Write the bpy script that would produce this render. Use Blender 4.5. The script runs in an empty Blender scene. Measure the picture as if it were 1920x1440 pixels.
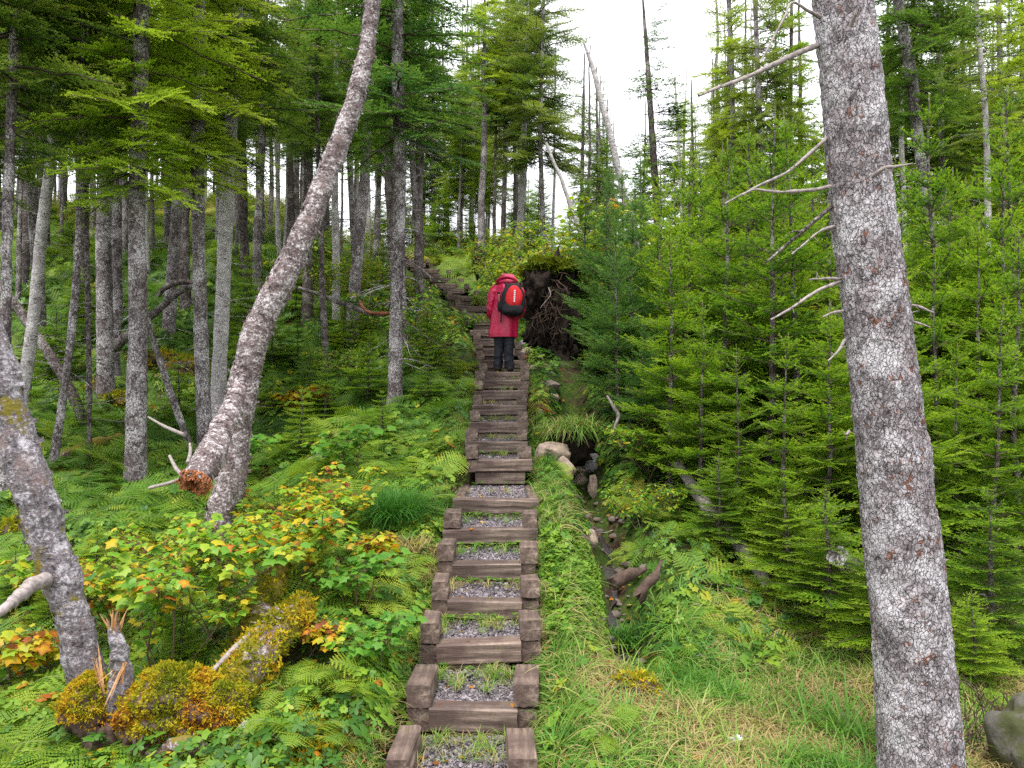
import bpy, math, random
import numpy as np
from mathutils import Vector, Matrix
R = math.radians
SC = bpy.context.scene
COL = SC.collection
F = 1500.0                      # focal length in photo pixels (photo 1920 wide)

# ------------------------------------------------------------------ camera
cd = bpy.data.cameras.new('camera'); cam = bpy.data.objects.new('camera', cd); COL.objects.link(cam)
cd.sensor_width = 36; cd.lens = 36 * F / 1920; cd.clip_start = .05; cd.clip_end = 2000
cam.location = (0, 0, 0); cam.rotation_euler = (R(90), 0, 0)
SC.camera = cam
# ------------------------------------------------------------------ sky, sun, exposure
EXPO, SKY, SUN = 1.32, 0.10, 1.9
SUN_EL, SUN_AZ = 70, 200
wd = bpy.data.worlds.new('World'); SC.world = wd; wd.use_nodes = True
nt = wd.node_tree; nt.nodes.clear()
o_ = nt.nodes.new('ShaderNodeOutputWorld'); b_ = nt.nodes.new('ShaderNodeBackground')
s_ = nt.nodes.new('ShaderNodeTexSky'); s_.sky_type = 'NISHITA'; s_.sun_disc = False
s_.sun_elevation = R(SUN_EL); s_.sun_rotation = R(SUN_AZ)
tc_ = nt.nodes.new('ShaderNodeTexCoord'); nz_ = nt.nodes.new('ShaderNodeTexNoise'); nz_.inputs['Scale'].default_value = 2.2
nz_.inputs['Detail'].default_value = 5
cr_ = nt.nodes.new('ShaderNodeValToRGB'); cr_.color_ramp.elements[0].position = .3; cr_.color_ramp.elements[1].position = .7
cr_.color_ramp.elements[0].color = (8.1, 8.1, 8.6, 1); cr_.color_ramp.elements[1].color = (9.6, 9.55, 9.8, 1)
mx_ = nt.nodes.new('ShaderNodeMixRGB'); mx_.inputs[0].default_value = .9
nt.links.new(tc_.outputs['Generated'], nz_.inputs['Vector']); nt.links.new(nz_.outputs['Fac'], cr_.inputs[0])
nt.links.new(s_.outputs[0], mx_.inputs[1]); nt.links.new(cr_.outputs[0], mx_.inputs[2])
nt.links.new(mx_.outputs[0], b_.inputs['Color']); b_.inputs['Strength'].default_value = SKY
nt.links.new(b_.outputs[0], o_.inputs['Surface'])
ld = bpy.data.lights.new('sun', 'SUN'); ld.energy = SUN; ld.angle = R(14); ld.color = (1, .96, .9)
lo = bpy.data.objects.new('sun', ld); COL.objects.link(lo)
lo.rotation_euler = (R(90 - SUN_EL), 0, R(180 - SUN_AZ) + R(0))
sd = Vector((math.sin(R(SUN_AZ)) * math.cos(R(SUN_EL)), math.cos(R(SUN_AZ)) * math.cos(R(SUN_EL)), math.sin(R(SUN_EL))))
lo.rotation_euler = sd.to_track_quat('Z', 'Y').to_euler()
vs = SC.view_settings; vs.view_transform = 'Standard'; vs.look = 'None'; vs.gamma = 1; vs.exposure = EXPO
SC.render.engine = 'CYCLES'
cy = SC.cycles; cy.max_bounces = 7; cy.diffuse_bounces = 4; cy.glossy_bounces = 2; cy.transmission_bounces = 3
cy.use_denoising = False; cy.use_adaptive_sampling = True; cy.adaptive_threshold = .008
cy.sample_clamp_indirect = 6

# ------------------------------------------------------------------ numpy helpers
def _h(x, y, z, s):
    n = (x * 374761393 + y * 668265263 + z * 1274126177 + s * 974634777) & 0xFFFFFFFF
    n = ((n ^ (n >> 13)) * 1103515245) & 0xFFFFFFFF
    n = n ^ (n >> 16)
    return (n & 0xFFFF) / 32767.5 - 1
def vnoise(P, s=0):
    P = np.asarray(P, float); i = np.floor(P).astype(np.int64); f = P - i; u = f * f * (3 - 2 * f)
    r = 0
    for dx in (0, 1):
        for dy in (0, 1):
            for dz in (0, 1):
                w = (u[..., 0] if dx else 1 - u[..., 0]) * (u[..., 1] if dy else 1 - u[..., 1]) * (u[..., 2] if dz else 1 - u[..., 2])
                r = r + w * _h(i[..., 0] + dx, i[..., 1] + dy, i[..., 2] + dz, s)
    return r
def fbm(P, s=0, o=3):
    P = np.asarray(P, float); r = 0; a = 1
    for k in range(o):
        r = r + a * vnoise(P * 2 ** k, s + k); a *= .5
    return r
def sst(a, b, x):
    t = np.clip((x - a) / (b - a), 0, 1); return t * t * (3 - 2 * t)
def nrm(v):
    return v / np.maximum(np.linalg.norm(v, axis=-1, keepdims=True), 1e-9)
def rotz(a):
    c, s = math.cos(a), math.sin(a); return np.array([[c, -s, 0], [s, c, 0], [0, 0, 1.]])
def roty(a):
    c, s = math.cos(a), math.sin(a); return np.array([[c, 0, s], [0, 1, 0], [-s, 0, c]])
def rotx(a):
    c, s = math.cos(a), math.sin(a); return np.array([[1, 0, 0], [0, c, -s], [0, s, c.real]])

class G:                                    # collects vertices / faces / tint and links them as ONE mesh
    def __init__(s): s.V = []; s.L = []; s.N = []; s.T = []; s.M = []; s.n = 0
    def add(s, V, Fc, t=0., m=0):
        V = np.asarray(V, float).reshape(-1, 3); Fc = np.asarray(Fc, np.int64)
        if len(V) == 0 or len(Fc) == 0: return s
        s.V.append(V); s.L.append((Fc + s.n).ravel()); s.N.append(np.full(len(Fc), Fc.shape[1]))
        s.T.append(np.broadcast_to(np.asarray(t, float), (len(V),)).copy()); s.M.append(np.full(len(Fc), m)); s.n += len(V); return s
    def merge(s, g, M=None, off=(0, 0, 0), dt=0):
        V = np.concatenate(g.V); 
        if M is not None: V = V @ np.asarray(M).T
        V = V + np.asarray(off)
        s.V.append(V); s.L.append(np.concatenate(g.L) + s.n); s.N.append(np.concatenate(g.N))
        T = np.concatenate(g.T); T = np.where(T < 0, T, np.clip(T + dt, 0, 1)) if dt else T
        s.T.append(T); s.M.append(np.concatenate(g.M)); s.n += len(V); return s
    def mesh(s, name, mats, smooth=False):
        me = bpy.data.meshes.new(name)
        V = np.concatenate(s.V).astype(np.float32); L = np.concatenate(s.L).astype(np.int32); N = np.concatenate(s.N).astype(np.int32)
        me.vertices.add(len(V)); me.vertices.foreach_set('co', V.ravel())
        me.loops.add(len(L)); me.loops.foreach_set('vertex_index', L)
        me.polygons.add(len(N)); me.polygons.foreach_set('loop_start', np.concatenate([[0], np.cumsum(N)[:-1]]).astype(np.int32))
        for m in (mats if isinstance(mats, (list, tuple)) else [mats]): me.materials.append(m)
        me.polygons.foreach_set('material_index', np.concatenate(s.M).astype(np.int32))
        me.polygons.foreach_set('use_smooth', np.full(len(N), smooth))
        a = me.attributes.new('tint', 'FLOAT', 'POINT'); a.data.foreach_set('value', np.concatenate(s.T).astype(np.float32))
        me.update(calc_edges=True); me.validate(); return me
def obj(name, data, parent=None, loc=(0, 0, 0), rot=(0, 0, 0), sc=None):
    o = bpy.data.objects.new(name, data); COL.objects.link(o); o.parent = parent
    o.location = loc; o.rotation_euler = rot
    if sc is not None: o.scale = (sc, sc, sc) if not hasattr(sc, '__len__') else sc
    return o
def tag(o, label=None, cat=None, group=None, kind=None):
    if label: o['label'] = label
    if cat: o['category'] = cat
    if group: o['group'] = group
    if kind: o['kind'] = kind
    return o
def P(px, py, Y): return np.array([(px - 960) / F * Y, Y, (720 - py) / F * Y])
def topx(v): return 960 + F * v[0] / v[1], 720 - F * v[2] / v[1]

def tube(pts, rad, n=8, rough=0., s=0, fq=8., cap=True, ridges=0):
    pts = np.asarray(pts, float); m = len(pts); rad = np.broadcast_to(np.asarray(rad, float), (m,))
    T = nrm(np.gradient(pts, axis=0)); ref = np.array([1., 0, 0]) if abs(T[0][0]) < .8 else np.array([0, 1., 0])
    U = np.zeros((m, 3)); u = nrm(np.cross(T[0], ref))
    for i in range(m):
        u = nrm(u - T[i] * np.dot(u, T[i])); U[i] = u
    W = np.cross(T, U); a = np.arange(n) * 2 * math.pi / n
    D = U[:, None, :] * np.cos(a)[None, :, None] + W[:, None, :] * np.sin(a)[None, :, None]
    V = pts[:, None, :] + D * rad[:, None, None]
    if rough:
        d = fbm(V * fq, s, 3)
        V = V + D * (d * rough)[..., None] * (rad / max(rad.max(), 1e-6))[:, None, None]
    V = V.reshape(-1, 3); i = np.arange(m - 1)[:, None] * n; j = np.arange(n)[None, :]; k = (j + 1) % n
    Fc = np.stack([i + j, i + k, i + n + k, i + n + j], -1).reshape(-1, 4)
    return V, Fc
def spline(pts, n):
    pts = np.asarray(pts, float); d = np.concatenate([[0], np.cumsum(np.linalg.norm(np.diff(pts, axis=0), axis=1))])
    q = np.linspace(0, d[-1], n); k = len(pts)
    if k < 3: return np.stack([np.interp(q, d, pts[:, i]) for i in range(pts.shape[1])], 1)
    m = np.gradient(pts, d, axis=0); idx = np.clip(np.searchsorted(d, q) - 1, 0, k - 2)
    h = (d[idx + 1] - d[idx])[:, None]; t = ((q - d[idx])[:, None]) / h
    return (2*t**3-3*t**2+1)*pts[idx] + (t**3-2*t**2+t)*h*m[idx] + (-2*t**3+3*t**2)*pts[idx+1] + (t**3-t**2)*h*m[idx+1]
def capfan(g, ring, t=0., m=0, push=None):
    ring = np.asarray(ring); c = ring.mean(0) + (push if push is not None else 0); n = len(ring)
    g.add(np.vstack([ring, c]), [[i, (i + 1) % n, n] for i in range(n)], t, m)

# ------------------------------------------------------------------ materials
def mat(name):
    m = bpy.data.materials.new(name); m.use_nodes = True; nt = m.node_tree
    return m, nt, nt.nodes['Principled BSDF'], nt.nodes['Material Output']
def N(nt, t, **k):
    n = nt.nodes.new(t)
    for a, b in k.items():
        if a in n.inputs: n.inputs[a].default_value = b
        else: setattr(n, a, b)
    return n
def ramp(nt, fac, stops, interp='LINEAR'):
    r = nt.nodes.new('ShaderNodeValToRGB'); r.color_ramp.interpolation = interp; e = r.color_ramp.elements
    while len(e) < len(stops): e.new(.5)
    for k, (p, c) in enumerate(stops):
        e[k].position = p; e[k].color = (*c, 1) if len(c) == 3 else c
    nt.links.new(fac, r.inputs[0]); return r.outputs[0]
def coords(nt, sc=(1, 1, 1), kind='Object'):
    t = nt.nodes.new('ShaderNodeTexCoord'); mp = nt.nodes.new('ShaderNodeMapping'); mp.inputs['Scale'].default_value = sc
    nt.links.new(t.outputs[kind], mp.inputs[0]); return mp.outputs[0]
def noise(nt, vec, scale, detail=4, rough=.6, out='Fac'):
    n = N(nt, 'ShaderNodeTexNoise', Scale=scale, Detail=detail, Roughness=rough); nt.links.new(vec, n.inputs['Vector']); return n.outputs[out]
def mathn(nt, op, a, b=None, clamp=False):
    n = nt.nodes.new('ShaderNodeMath'); n.operation = op; n.use_clamp = clamp
    for i, v in enumerate((a, b)):
        if v is None: continue
        if isinstance(v, (int, float)): n.inputs[i].default_value = v
        else: nt.links.new(v, n.inputs[i])
    return n.outputs[0]
def mixc(nt, fac, a, b, mode='MIX'):
    n = nt.nodes.new('ShaderNodeMixRGB'); n.blend_type = mode
    for i, v in enumerate((fac, a, b)):
        if isinstance(v, (int, float)): n.inputs[i].default_value = v
        elif isinstance(v, tuple): n.inputs[i].default_value = (*v, 1)
        else: nt.links.new(v, n.inputs[i])
    return n.outputs[0]
def bump(nt, bs, h, st=.5, dist=.01):
    b = N(nt, 'ShaderNodeBump', Strength=st, Distance=dist); nt.links.new(h, b.inputs['Height']); nt.links.new(b.outputs[0], bs.inputs['Normal'])

def leafmat(name, stops, trans=.35, rough=.5, rnd=.18, twig=(.10, .07, .05), spec=.3):
    m, nt, bs, out = mat(name)
    a = nt.nodes.new('ShaderNodeAttribute'); a.attribute_name = 'tint'
    oi = nt.nodes.new('ShaderNodeObjectInfo')
    f = mathn(nt, 'ADD', a.outputs['Fac'], mathn(nt, 'MULTIPLY', mathn(nt, 'SUBTRACT', oi.outputs['Random'], .5), rnd), True)
    c = ramp(nt, f, stops)
    isn = mathn(nt, 'LESS_THAN', a.outputs['Fac'], -.01)
    c = mixc(nt, isn, c, twig)
    nt.links.new(c, bs.inputs['Base Color']); bs.inputs['Roughness'].default_value = rough
    bs.inputs['Specular IOR Level'].default_value = spec
    tr = nt.nodes.new('ShaderNodeBsdfTranslucent'); nt.links.new(mixc(nt, 1., c, (1.25, 1.25, .8), 'MULTIPLY'), tr.inputs[0])
    ms = nt.nodes.new('ShaderNodeMixShader'); nt.links.new(mathn(nt, 'MULTIPLY', mathn(nt, 'SUBTRACT', 1, isn), trans), ms.inputs[0])
    nt.links.new(bs.outputs[0], ms.inputs[1]); nt.links.new(tr.outputs[0], ms.inputs[2]); nt.links.new(ms.outputs[0], out.inputs[0])
    return m
def barkmat(name, dark, mid, light, lich=.5, sc=1., red=None, vz=.55, moss=0., zs=1.):
    m, nt, bs, out = mat(name); v = coords(nt, (sc, sc, sc * zs))
    nd = N(nt, 'ShaderNodeTexNoise', Scale=14, Detail=3); nt.links.new(v, nd.inputs['Vector'])
    wv = nt.nodes.new('ShaderNodeVectorMath'); wv.operation = 'MULTIPLY_ADD'
    nt.links.new(nd.outputs['Color'], wv.inputs[0]); wv.inputs[1].default_value = (.085, .085, .085); nt.links.new(v, wv.inputs[2])
    mp = nt.nodes.new('ShaderNodeMapping'); mp.inputs['Scale'].default_value = (1, 1, vz); nt.links.new(wv.outputs[0], mp.inputs[0])
    vo = N(nt, 'ShaderNodeTexVoronoi', Scale=38); nt.links.new(mp.outputs[0], vo.inputs['Vector'])
    ve = N(nt, 'ShaderNodeTexVoronoi', Scale=38); ve.feature = 'DISTANCE_TO_EDGE'; nt.links.new(mp.outputs[0], ve.inputs['Vector'])
    crack = ramp(nt, ve.outputs['Distance'], [(0, (0, 0, 0)), (.09, (1, 1, 1))])
    pl = noise(nt, v, 3.2, 5, .65); pf = noise(nt, v, 42, 4, .7)
    lic = ramp(nt, mathn(nt, 'ADD', mathn(nt, 'MULTIPLY', pl, .62), mathn(nt, 'MULTIPLY', pf, .38)), [(.53 - .08 * lich, (0, 0, 0)), (.60 - .08 * lich, (1, 1, 1))])
    cellv = nt.nodes.new('ShaderNodeSeparateColor'); nt.links.new(vo.outputs['Color'], cellv.inputs[0])
    base = ramp(nt, mathn(nt, 'ADD', mathn(nt, 'MULTIPLY', cellv.outputs[0], .38), mathn(nt, 'MULTIPLY', noise(nt, v, 17, 5, .75), .62)), [(.22, dark), (.47, mid), (.75, tuple(.6 * a + .4 * b for a, b in zip(mid, light)))])
    if red:
        rf = ramp(nt, mathn(nt, 'MULTIPLY', cellv.outputs[1], noise(nt, v, 6, 2)), [(.47, (0, 0, 0)), (.53, (1, 1, 1))])
        base = mixc(nt, rf, base, red)
    c = mixc(nt, lic, base, light)
    c = mixc(nt, mathn(nt, 'MULTIPLY', mathn(nt, 'SUBTRACT', 1, crack), ramp(nt, noise(nt, v, 9, 3), [(.38, (.12, .12, .12)), (.62, (.95, .95, .95))])), c, dark)
    if moss:
        mf = ramp(nt, noise(nt, v, 2.5, 4), [(.62 - moss * .3, (0, 0, 0)), (.7 - moss * .3, (1, 1, 1))])
        c = mixc(nt, mf, c, (.12, .11, .02))
    nt.links.new(c, bs.inputs['Base Color']); bs.inputs['Roughness'].default_value = .9; bs.inputs['Specular IOR Level'].default_value = .15
    h = mathn(nt, 'ADD', mathn(nt, 'MULTIPLY', crack, .7), mathn(nt, 'ADD', mathn(nt, 'MULTIPLY', cellv.outputs[2], .5), mathn(nt, 'MULTIPLY', pf, .8)))
    bump(nt, bs, h, 1, .012)
    return m
def birchmat(name, light=(.43, .395, .40), mid=(.155, .12, .118), dark=(.03, .02, .02), moss=0., pink=(.25, .18, .165)):
    m, nt, bs, out = mat(name); v = coords(nt)
    vs_ = coords(nt, (13, 13, 30)); a = noise(nt, vs_, 1., 5, .75); b = noise(nt, v, 6, 5, .7); c3 = noise(nt, v, 48, 4, .8)
    f = mathn(nt, 'ADD', mathn(nt, 'MULTIPLY', a, .32), mathn(nt, 'ADD', mathn(nt, 'MULTIPLY', b, .3), mathn(nt, 'MULTIPLY', c3, .38)))
    c = ramp(nt, f, [(.41, dark), (.465, mid), (.505, mid), (.54, light), (.62, tuple(min(1, x * 1.6) for x in light))])
    c = mixc(nt, ramp(nt, noise(nt, v, 4.3, 3), [(.56, (0, 0, 0)), (.66, (.6, .6, .6))]), c, pink, 'MULTIPLY' if False else 'MIX')
    if moss:
        mf = ramp(nt, noise(nt, v, 3.5, 5, .7), [(.64 - moss * .3, (0, 0, 0)), (.69 - moss * .3, (1, 1, 1))])
        c = mixc(nt, mf, c, mixc(nt, c3, (.09, .10, .015), (.26, .19, .03)))
    nt.links.new(c, bs.inputs['Base Color']); bs.inputs['Roughness'].default_value = .85; bs.inputs['Specular IOR Level'].default_value = .2
    bump(nt, bs, f, 1, .03); return m
def woodmat(name, axis):
    m, nt, bs, out = mat(name); s = [16, 16, 16]; s[axis] = 1.2
    v = coords(nt, tuple(s)); g = noise(nt, v, 1.6, 5, .65); v2 = coords(nt); b = noise(nt, v2, 5, 4); d = noise(nt, v2, 2.1, 3)
    oi = nt.nodes.new('ShaderNodeObjectInfo')
    c = ramp(nt, g, [(.32, (.05, .034, .027)), (.45, (.13, .09, .07)), (.56, (.20, .145, .115)), (.7, (.33, .255, .205))])
    c = mixc(nt, ramp(nt, b, [(.42, (.85, .85, .85)), (.62, (0, 0, 0))]), c, (.07, .042, .034))
    c = mixc(nt, ramp(nt, noise(nt, v2, 11, 3), [(.66, (0, 0, 0)), (.72, (.7, .7, .7))]), c, (.09, .095, .02))
    hs = N(nt, 'ShaderNodeHueSaturation', Saturation=1.); nt.links.new(c, hs.inputs['Color'])
    nt.links.new(mathn(nt, 'ADD', .72, mathn(nt, 'MULTIPLY', oi.outputs['Random'], .5)), hs.inputs['Value'])
    nt.links.new(hs.outputs[0], bs.inputs['Base Color']); bs.inputs['Roughness'].default_value = .72
    bump(nt, bs, g, .8, .012); return m
def plain(name, col, rough=.8, nsc=None, var=.3, bst=.3, bd=.01, spec=.3):
    m, nt, bs, out = mat(name); v = coords(nt)
    f = noise(nt, v, nsc or 20, 5, .65)
    c = ramp(nt, f, [(.3, tuple(x * (1 - var) for x in col)), (.7, tuple(min(1, x * (1 + var)) for x in col))])
    nt.links.new(c, bs.inputs['Base Color']); bs.inputs['Roughness'].default_value = rough; bs.inputs['Specular IOR Level'].default_value = spec
    bump(nt, bs, f, bst, bd); return m

M = {}
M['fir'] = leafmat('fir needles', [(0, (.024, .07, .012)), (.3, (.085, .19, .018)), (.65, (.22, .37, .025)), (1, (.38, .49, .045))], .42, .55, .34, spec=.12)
M['spruce'] = leafmat('blue green needles', [(0, (.016, .05, .02)), (.5, (.06, .17, .045)), (1, (.19, .34, .06))], .22, .55, .2, spec=.15)
M['canopy'] = leafmat('canopy needles', [(0, (.02, .055, .012)), (.5, (.075, .16, .024)), (.85, (.17, .28, .04)), (1, (.25, .32, .06))], .38, .6, .3, twig=(.075, .055, .05), spec=.12)
M['maple'] = leafmat('maple leaf', [(0, (.055, .19, .025)), (.4, (.15, .33, .03)), (.6, (.30, .42, .03)), (.78, (.55, .42, .02)), (.92, (.55, .22, .02)), (1, (.22, .06, .02))], .42, .45, .08, twig=(.12, .07, .05))
M['broad'] = leafmat('broad leaf', [(0, (.03, .12, .015)), (.5, (.10, .27, .025)), (.8, (.30, .40, .03)), (1, (.55, .42, .02))], .4, .45, .1, twig=(.12, .08, .05))
M['cover'] = leafmat('ground leaf', [(0, (.018, .065, .016)), (.45, (.07, .18, .02)), (.8, (.22, .35, .03)), (.95, (.38, .35, .03)), (1, (.35, .10, .02))], .35, .45, 0)
M['fern'] = leafmat('fern frond', [(0, (.03, .10, .015)), (.5, (.12, .25, .02)), (.85, (.32, .42, .04)), (1, (.42, .36, .06))], .4, .55, .25, twig=(.16, .15, .05))
M['grass'] = leafmat('grass blade', [(0, (.03, .13, .02)), (.4, (.11, .27, .03)), (.65, (.25, .34, .06)), (.8, (.40, .32, .14)), (1, (.42, .30, .17))], .35, .5, 0)
M['moss'] = leafmat('moss', [(0, (.07, .11, .01)), (.35, (.24, .26, .015)), (.6, (.50, .40, .02)), (.78, (.50, .26, .02)), (.9, (.34, .11, .02)), (1, (.12, .05, .02))], .25, .8, .1, spec=.1)
M['bigbark'] = barkmat('scaly grey bark', (.06, .048, .05), (.27, .235, .245), (.56, .53, .555), .5, 1.45, red=(.20, .09, .06))
M['bark'] = barkmat('grey conifer bark', (.035, .027, .026), (.17, .14, .14), (.50, .47, .475), .5, .95)
M['darkbark'] = barkmat('dark conifer bark', (.028, .021, .02), (.10, .078, .072), (.33, .30, .29), .22, 1.)
M['birch'] = birchmat('peeling birch bark')
M['curvebark'] = birchmat('lichened birch bark', (.36, .335, .36), (.16, .14, .15), (.04, .03, .03), moss=.22)
M['mossbark'] = birchmat('mossy log bark', (.42, .38, .38), (.17, .12, .10), (.05, .03, .02), moss=.72)
M['palebark'] = birchmat('pale bark', (.55, .53, .52), (.38, .35, .35), (.08, .06, .06), pink=(.4, .38, .36))
M['deadwood'] = plain('grey dead wood', (.27, .23, .22), .85, 30, .5, .5, .006)
M['rot'] = plain('rotten orange wood', (.17, .06, .03), .95, 26, .8, 1, .03)
M['rotlight'] = plain('crumbling orange heartwood', (.34, .13, .055), .95, 30, .75, 1, .03)
M['fresh'] = plain('split wood', (.50, .27, .12), .8, 40, .35, .4, .01)
M['root'] = plain('root soil', (.022, .014, .010), .95, 12, .7, 1, .06)
M['rootwood'] = plain('root wood', (.075, .048, .036), .85, 25, .5, .6, .01)
M['timx'] = woodmat('weathered timber across', 0); M['timy'] = woodmat('weathered timber along', 1)
M['jacket'] = plain('raincoat fabric', (.46, .007, .058), .42, 9, .16, .25, .03, .5)
M['trouser'] = plain('navy trousers', (.020, .021, .030), .75, 9, .35, .5, .02)
M['black'] = plain('black fabric', (.010, .010, .013), .7, 60, .3, .3, .004)
M['redpanel'] = plain('red fabric', (.55, .012, .018), .6, 40, .15, .2, .003)
M['white'] = plain('white webbing', (.75, .75, .75), .7, 60, .08, .1, .002)
M['capcloth'] = plain('checked cap cloth', (.42, .12, .16), .8, 120, .8, .1, .002)
M['bottle'] = plain('red bottle', (.30, .015, .03), .25, 60, .05, 0, .001, .6)
M['skin'] = plain('skin', (.50, .28, .20), .6, 40, .08, .1, .002)
M['boot'] = plain('boot leather', (.035, .025, .022), .8, 40, .4, .5, .004)
M['paper'] = plain('white paper', (.72, .74, .78), .8, 30, .12, .3, .005)

def rockmat(name, a, b, moss=.0):
    m, nt, bs, out = mat(name); v = coords(nt); f = noise(nt, v, 7, 6, .65); f2 = noise(nt, v, 45, 4, .7)
    c = ramp(nt, mathn(nt, 'ADD', mathn(nt, 'MULTIPLY', f, .7), mathn(nt, 'MULTIPLY', f2, .3)), [(.35, a), (.62, b)])
    if moss: c = mixc(nt, ramp(nt, noise(nt, v, 4, 4), [(.6 - moss * .25, (0, 0, 0)), (.68 - moss * .25, (1, 1, 1))]), c, (.05, .055, .015))
    nt.links.new(c, bs.inputs['Base Color']); bs.inputs['Roughness'].default_value = .8; bump(nt, bs, f, .6, .03); return m
M['rocktan'] = rockmat('tan stone', (.15, .10, .085), (.40, .31, .24)); M['rockgrey'] = rockmat('grey stone', (.13, .11, .12), (.34, .31, .33))
M['rockbrown'] = rockmat('brown stone', (.05, .036, .03), (.17, .13, .105)); M['rockmoss'] = rockmat('mossy boulder', (.04, .035, .03), (.14, .13, .11), .8)
M['slate'] = leafmat('slate chip', [(0, (.035, .03, .033)), (.5, (.14, .12, .13)), (1, (.34, .30, .32))], 0, .6, 0)
def groundmat():
    m, nt, bs, out = mat('forest floor'); v = coords(nt)
    a = noise(nt, v, 1.3, 6, .65); b = noise(nt, v, 22, 5, .7); c2 = noise(nt, v, 4.5, 4)
    soil = ramp(nt, b, [(.3, (.018, .011, .008)), (.55, (.06, .036, .026)), (.75, (.13, .085, .055))])
    moss = ramp(nt, b, [(.3, (.015, .03, .008)), (.55, (.05, .09, .015)), (.75, (.17, .17, .02))])
    c = mixc(nt, ramp(nt, mathn(nt, 'ADD', mathn(nt, 'MULTIPLY', a, .5), mathn(nt, 'MULTIPLY', c2, .5)), [(.42, (0, 0, 0)), (.52, (1, 1, 1))]), soil, moss)
    nt.links.new(c, bs.inputs['Base Color']); bs.inputs['Roughness'].default_value = .95; bs.inputs['Specular IOR Level'].default_value = .1
    bump(nt, bs, b, 1, .04); return m
M['ground'] = groundmat()
m, nt, bs, out = mat('dark gravel bed'); v = coords(nt); vo = N(nt, 'ShaderNodeTexVoronoi', Scale=70); nt.links.new(v, vo.inputs['Vector'])
sp = nt.nodes.new('ShaderNodeSeparateColor'); nt.links.new(vo.outputs['Color'], sp.inputs[0])
nt.links.new(ramp(nt, sp.outputs[0], [(0, (.02, .016, .017)), (1, (.12, .10, .105))]), bs.inputs['Base Color']); bump(nt, bs, vo.outputs['Distance'], 1, .02); bs.inputs['Roughness'].default_value = .7
M['gravel'] = m
m, nt, bs, out = mat('trickling water'); bs.inputs['Base Color'].default_value = (.025, .02, .018, 1); bs.inputs['Roughness'].default_value = .3
bs.inputs['Specular IOR Level'].default_value = .4; bump(nt, bs, noise(nt, coords(nt), 26, 4, .7), .8, .03); M['water'] = m

# ------------------------------------------------------------------ terrain
A_, Y0_ = .262, 12.0
XS = np.array([(0, -.3), (4.3, -.27), (5.35, -.223), (5.9, -.197), (7.1, -.19), (7.8, -.16), (9, -.155), (11, -.16), (12.6, -.14), (14, -.2), (15.3, -.32), (17.3, -.6),
               (18.6, -.85), (20.4, -1.22), (22, -1.6), (24.4, -2.1), (27.5, -3.1), (30, -3.9), (33, -4.9), (60, -8)])
def Xs(Y): return np.interp(Y, XS[:, 0], XS[:, 1])
def Zline(Y): return A_ * (Y - Y0_)
def prof(a): a = np.array(a); return lambda Y: np.interp(Y, a[:, 0], a[:, 1])
pC = prof([(-40, -2.6), (2, -2.15), (4.0, -2.12), (4.7, -1.93), (36, 6.25), (40, 6.7), (60, 6), (120, -2), (500, -20)])
pL = prof([(-40, -2.8), (3, -2.25), (4.6, -2.15), (6, -1.98), (9.4, -1.28), (12, -.75), (15, .6), (20, 2.6), (30, 6.1), (36, 8), (42, 8.4), (70, 7), (120, 0), (500, -20)])
pR = prof([(-40, -2.8), (3, -2.3), (5, -2.2), (6.5, -1.95), (9, -1.45), (12, -.75), (15, .1), (20, 1.5), (25, 2.9), (35, 5.9), (42, 6.6), (70, 6), (120, -2), (500, -20)])
def H(X, Y, nz=True):
    X = np.asarray(X, float); Y = np.asarray(Y, float); d = X - Xs(Y); reach = 2.6 + .1 * np.clip(Y, 0, 40)
    wl = sst(.5 + 1.1 * sst(13, 15, Y), reach + 1.2 * sst(13, 15, Y), -d); wr = sst(.5, reach * .8, d); c = pC(Y)
    z = c * (1 - wl - wr) + pL(Y) * wl + pR(Y) * wr
    if nz:
        Pn = np.stack([X, Y, 0 * X], -1); side = sst(.5, 1.1, np.abs(d))
        z = z + side * (fbm(Pn * .7, 3, 3) * (.11 + .13 * sst(8.5, 12, Y) * sst(1, 2.5, -d)) + fbm(Pn * 3.1, 9, 2) * .035) * np.clip(Y / 6, .3, 1.6)
    onst = (1 - sst(.36, .50, np.abs(d))) * sst(3.2, 4.0, Y) * (1 - sst(33, 34, Y)); z = z - .30 * onst
    z = z - .09 * sst(.3, .5, np.abs(d)) * (1 - sst(.8, 1.5, np.abs(d))) * sst(4.5, 6, Y)
    gd = np.interp(Y, [4, 6, 8, 9, 12, 15], [.95, 1.05, 1.15, 1.0, 1.05, 1.3])
    z = z - .5 * np.exp(-((d - gd) / .25) ** 2) * sst(5.2, 5.9, Y) * (1 - sst(12, 14, Y))
    return z
def hit(px, py, y0=3.2, y1=60):
    t = np.linspace(y0, y1, 6000); dx = (px - 960) / F; dz = (720 - py) / F
    below = (dz * t) < H(dx * t, t)
    i = int(np.argmax(below)) if below.any() else len(t) - 1
    Y = t[i]; return np.array([dx * Y, Y, float(H(dx * Y, Y))])
def onG(x, y, dz=0.): return (x, y, float(H(x, y)) + dz)
def axis(a, b, st, far, k):
    mid = list(np.arange(a, b, st)); s = st; v = mid[-1]; up = []
    while v < far[1]: s *= k; v += s; up.append(v)
    s = st; v = a; dn = []
    while v > far[0]: s *= k; v -= s; dn.append(v)
    return np.array(dn[::-1] + mid + up)
ax = axis(-3.4, 4.0, .06, (-400, 400), 1.035); ay = axis(3.6, 11, .06, (-60, 500), 1.022)
GX, GY = np.meshgrid(ax, ay); gz = H(GX, GY); nx, ny = len(ax), len(ay)
ii = (np.arange(ny - 1)[:, None] * nx + np.arange(nx - 1)[None, :]).ravel()
g = G().add(np.stack([GX, GY, gz], -1), np.stack([ii, ii + 1, ii + nx + 1, ii + nx], -1))
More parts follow.
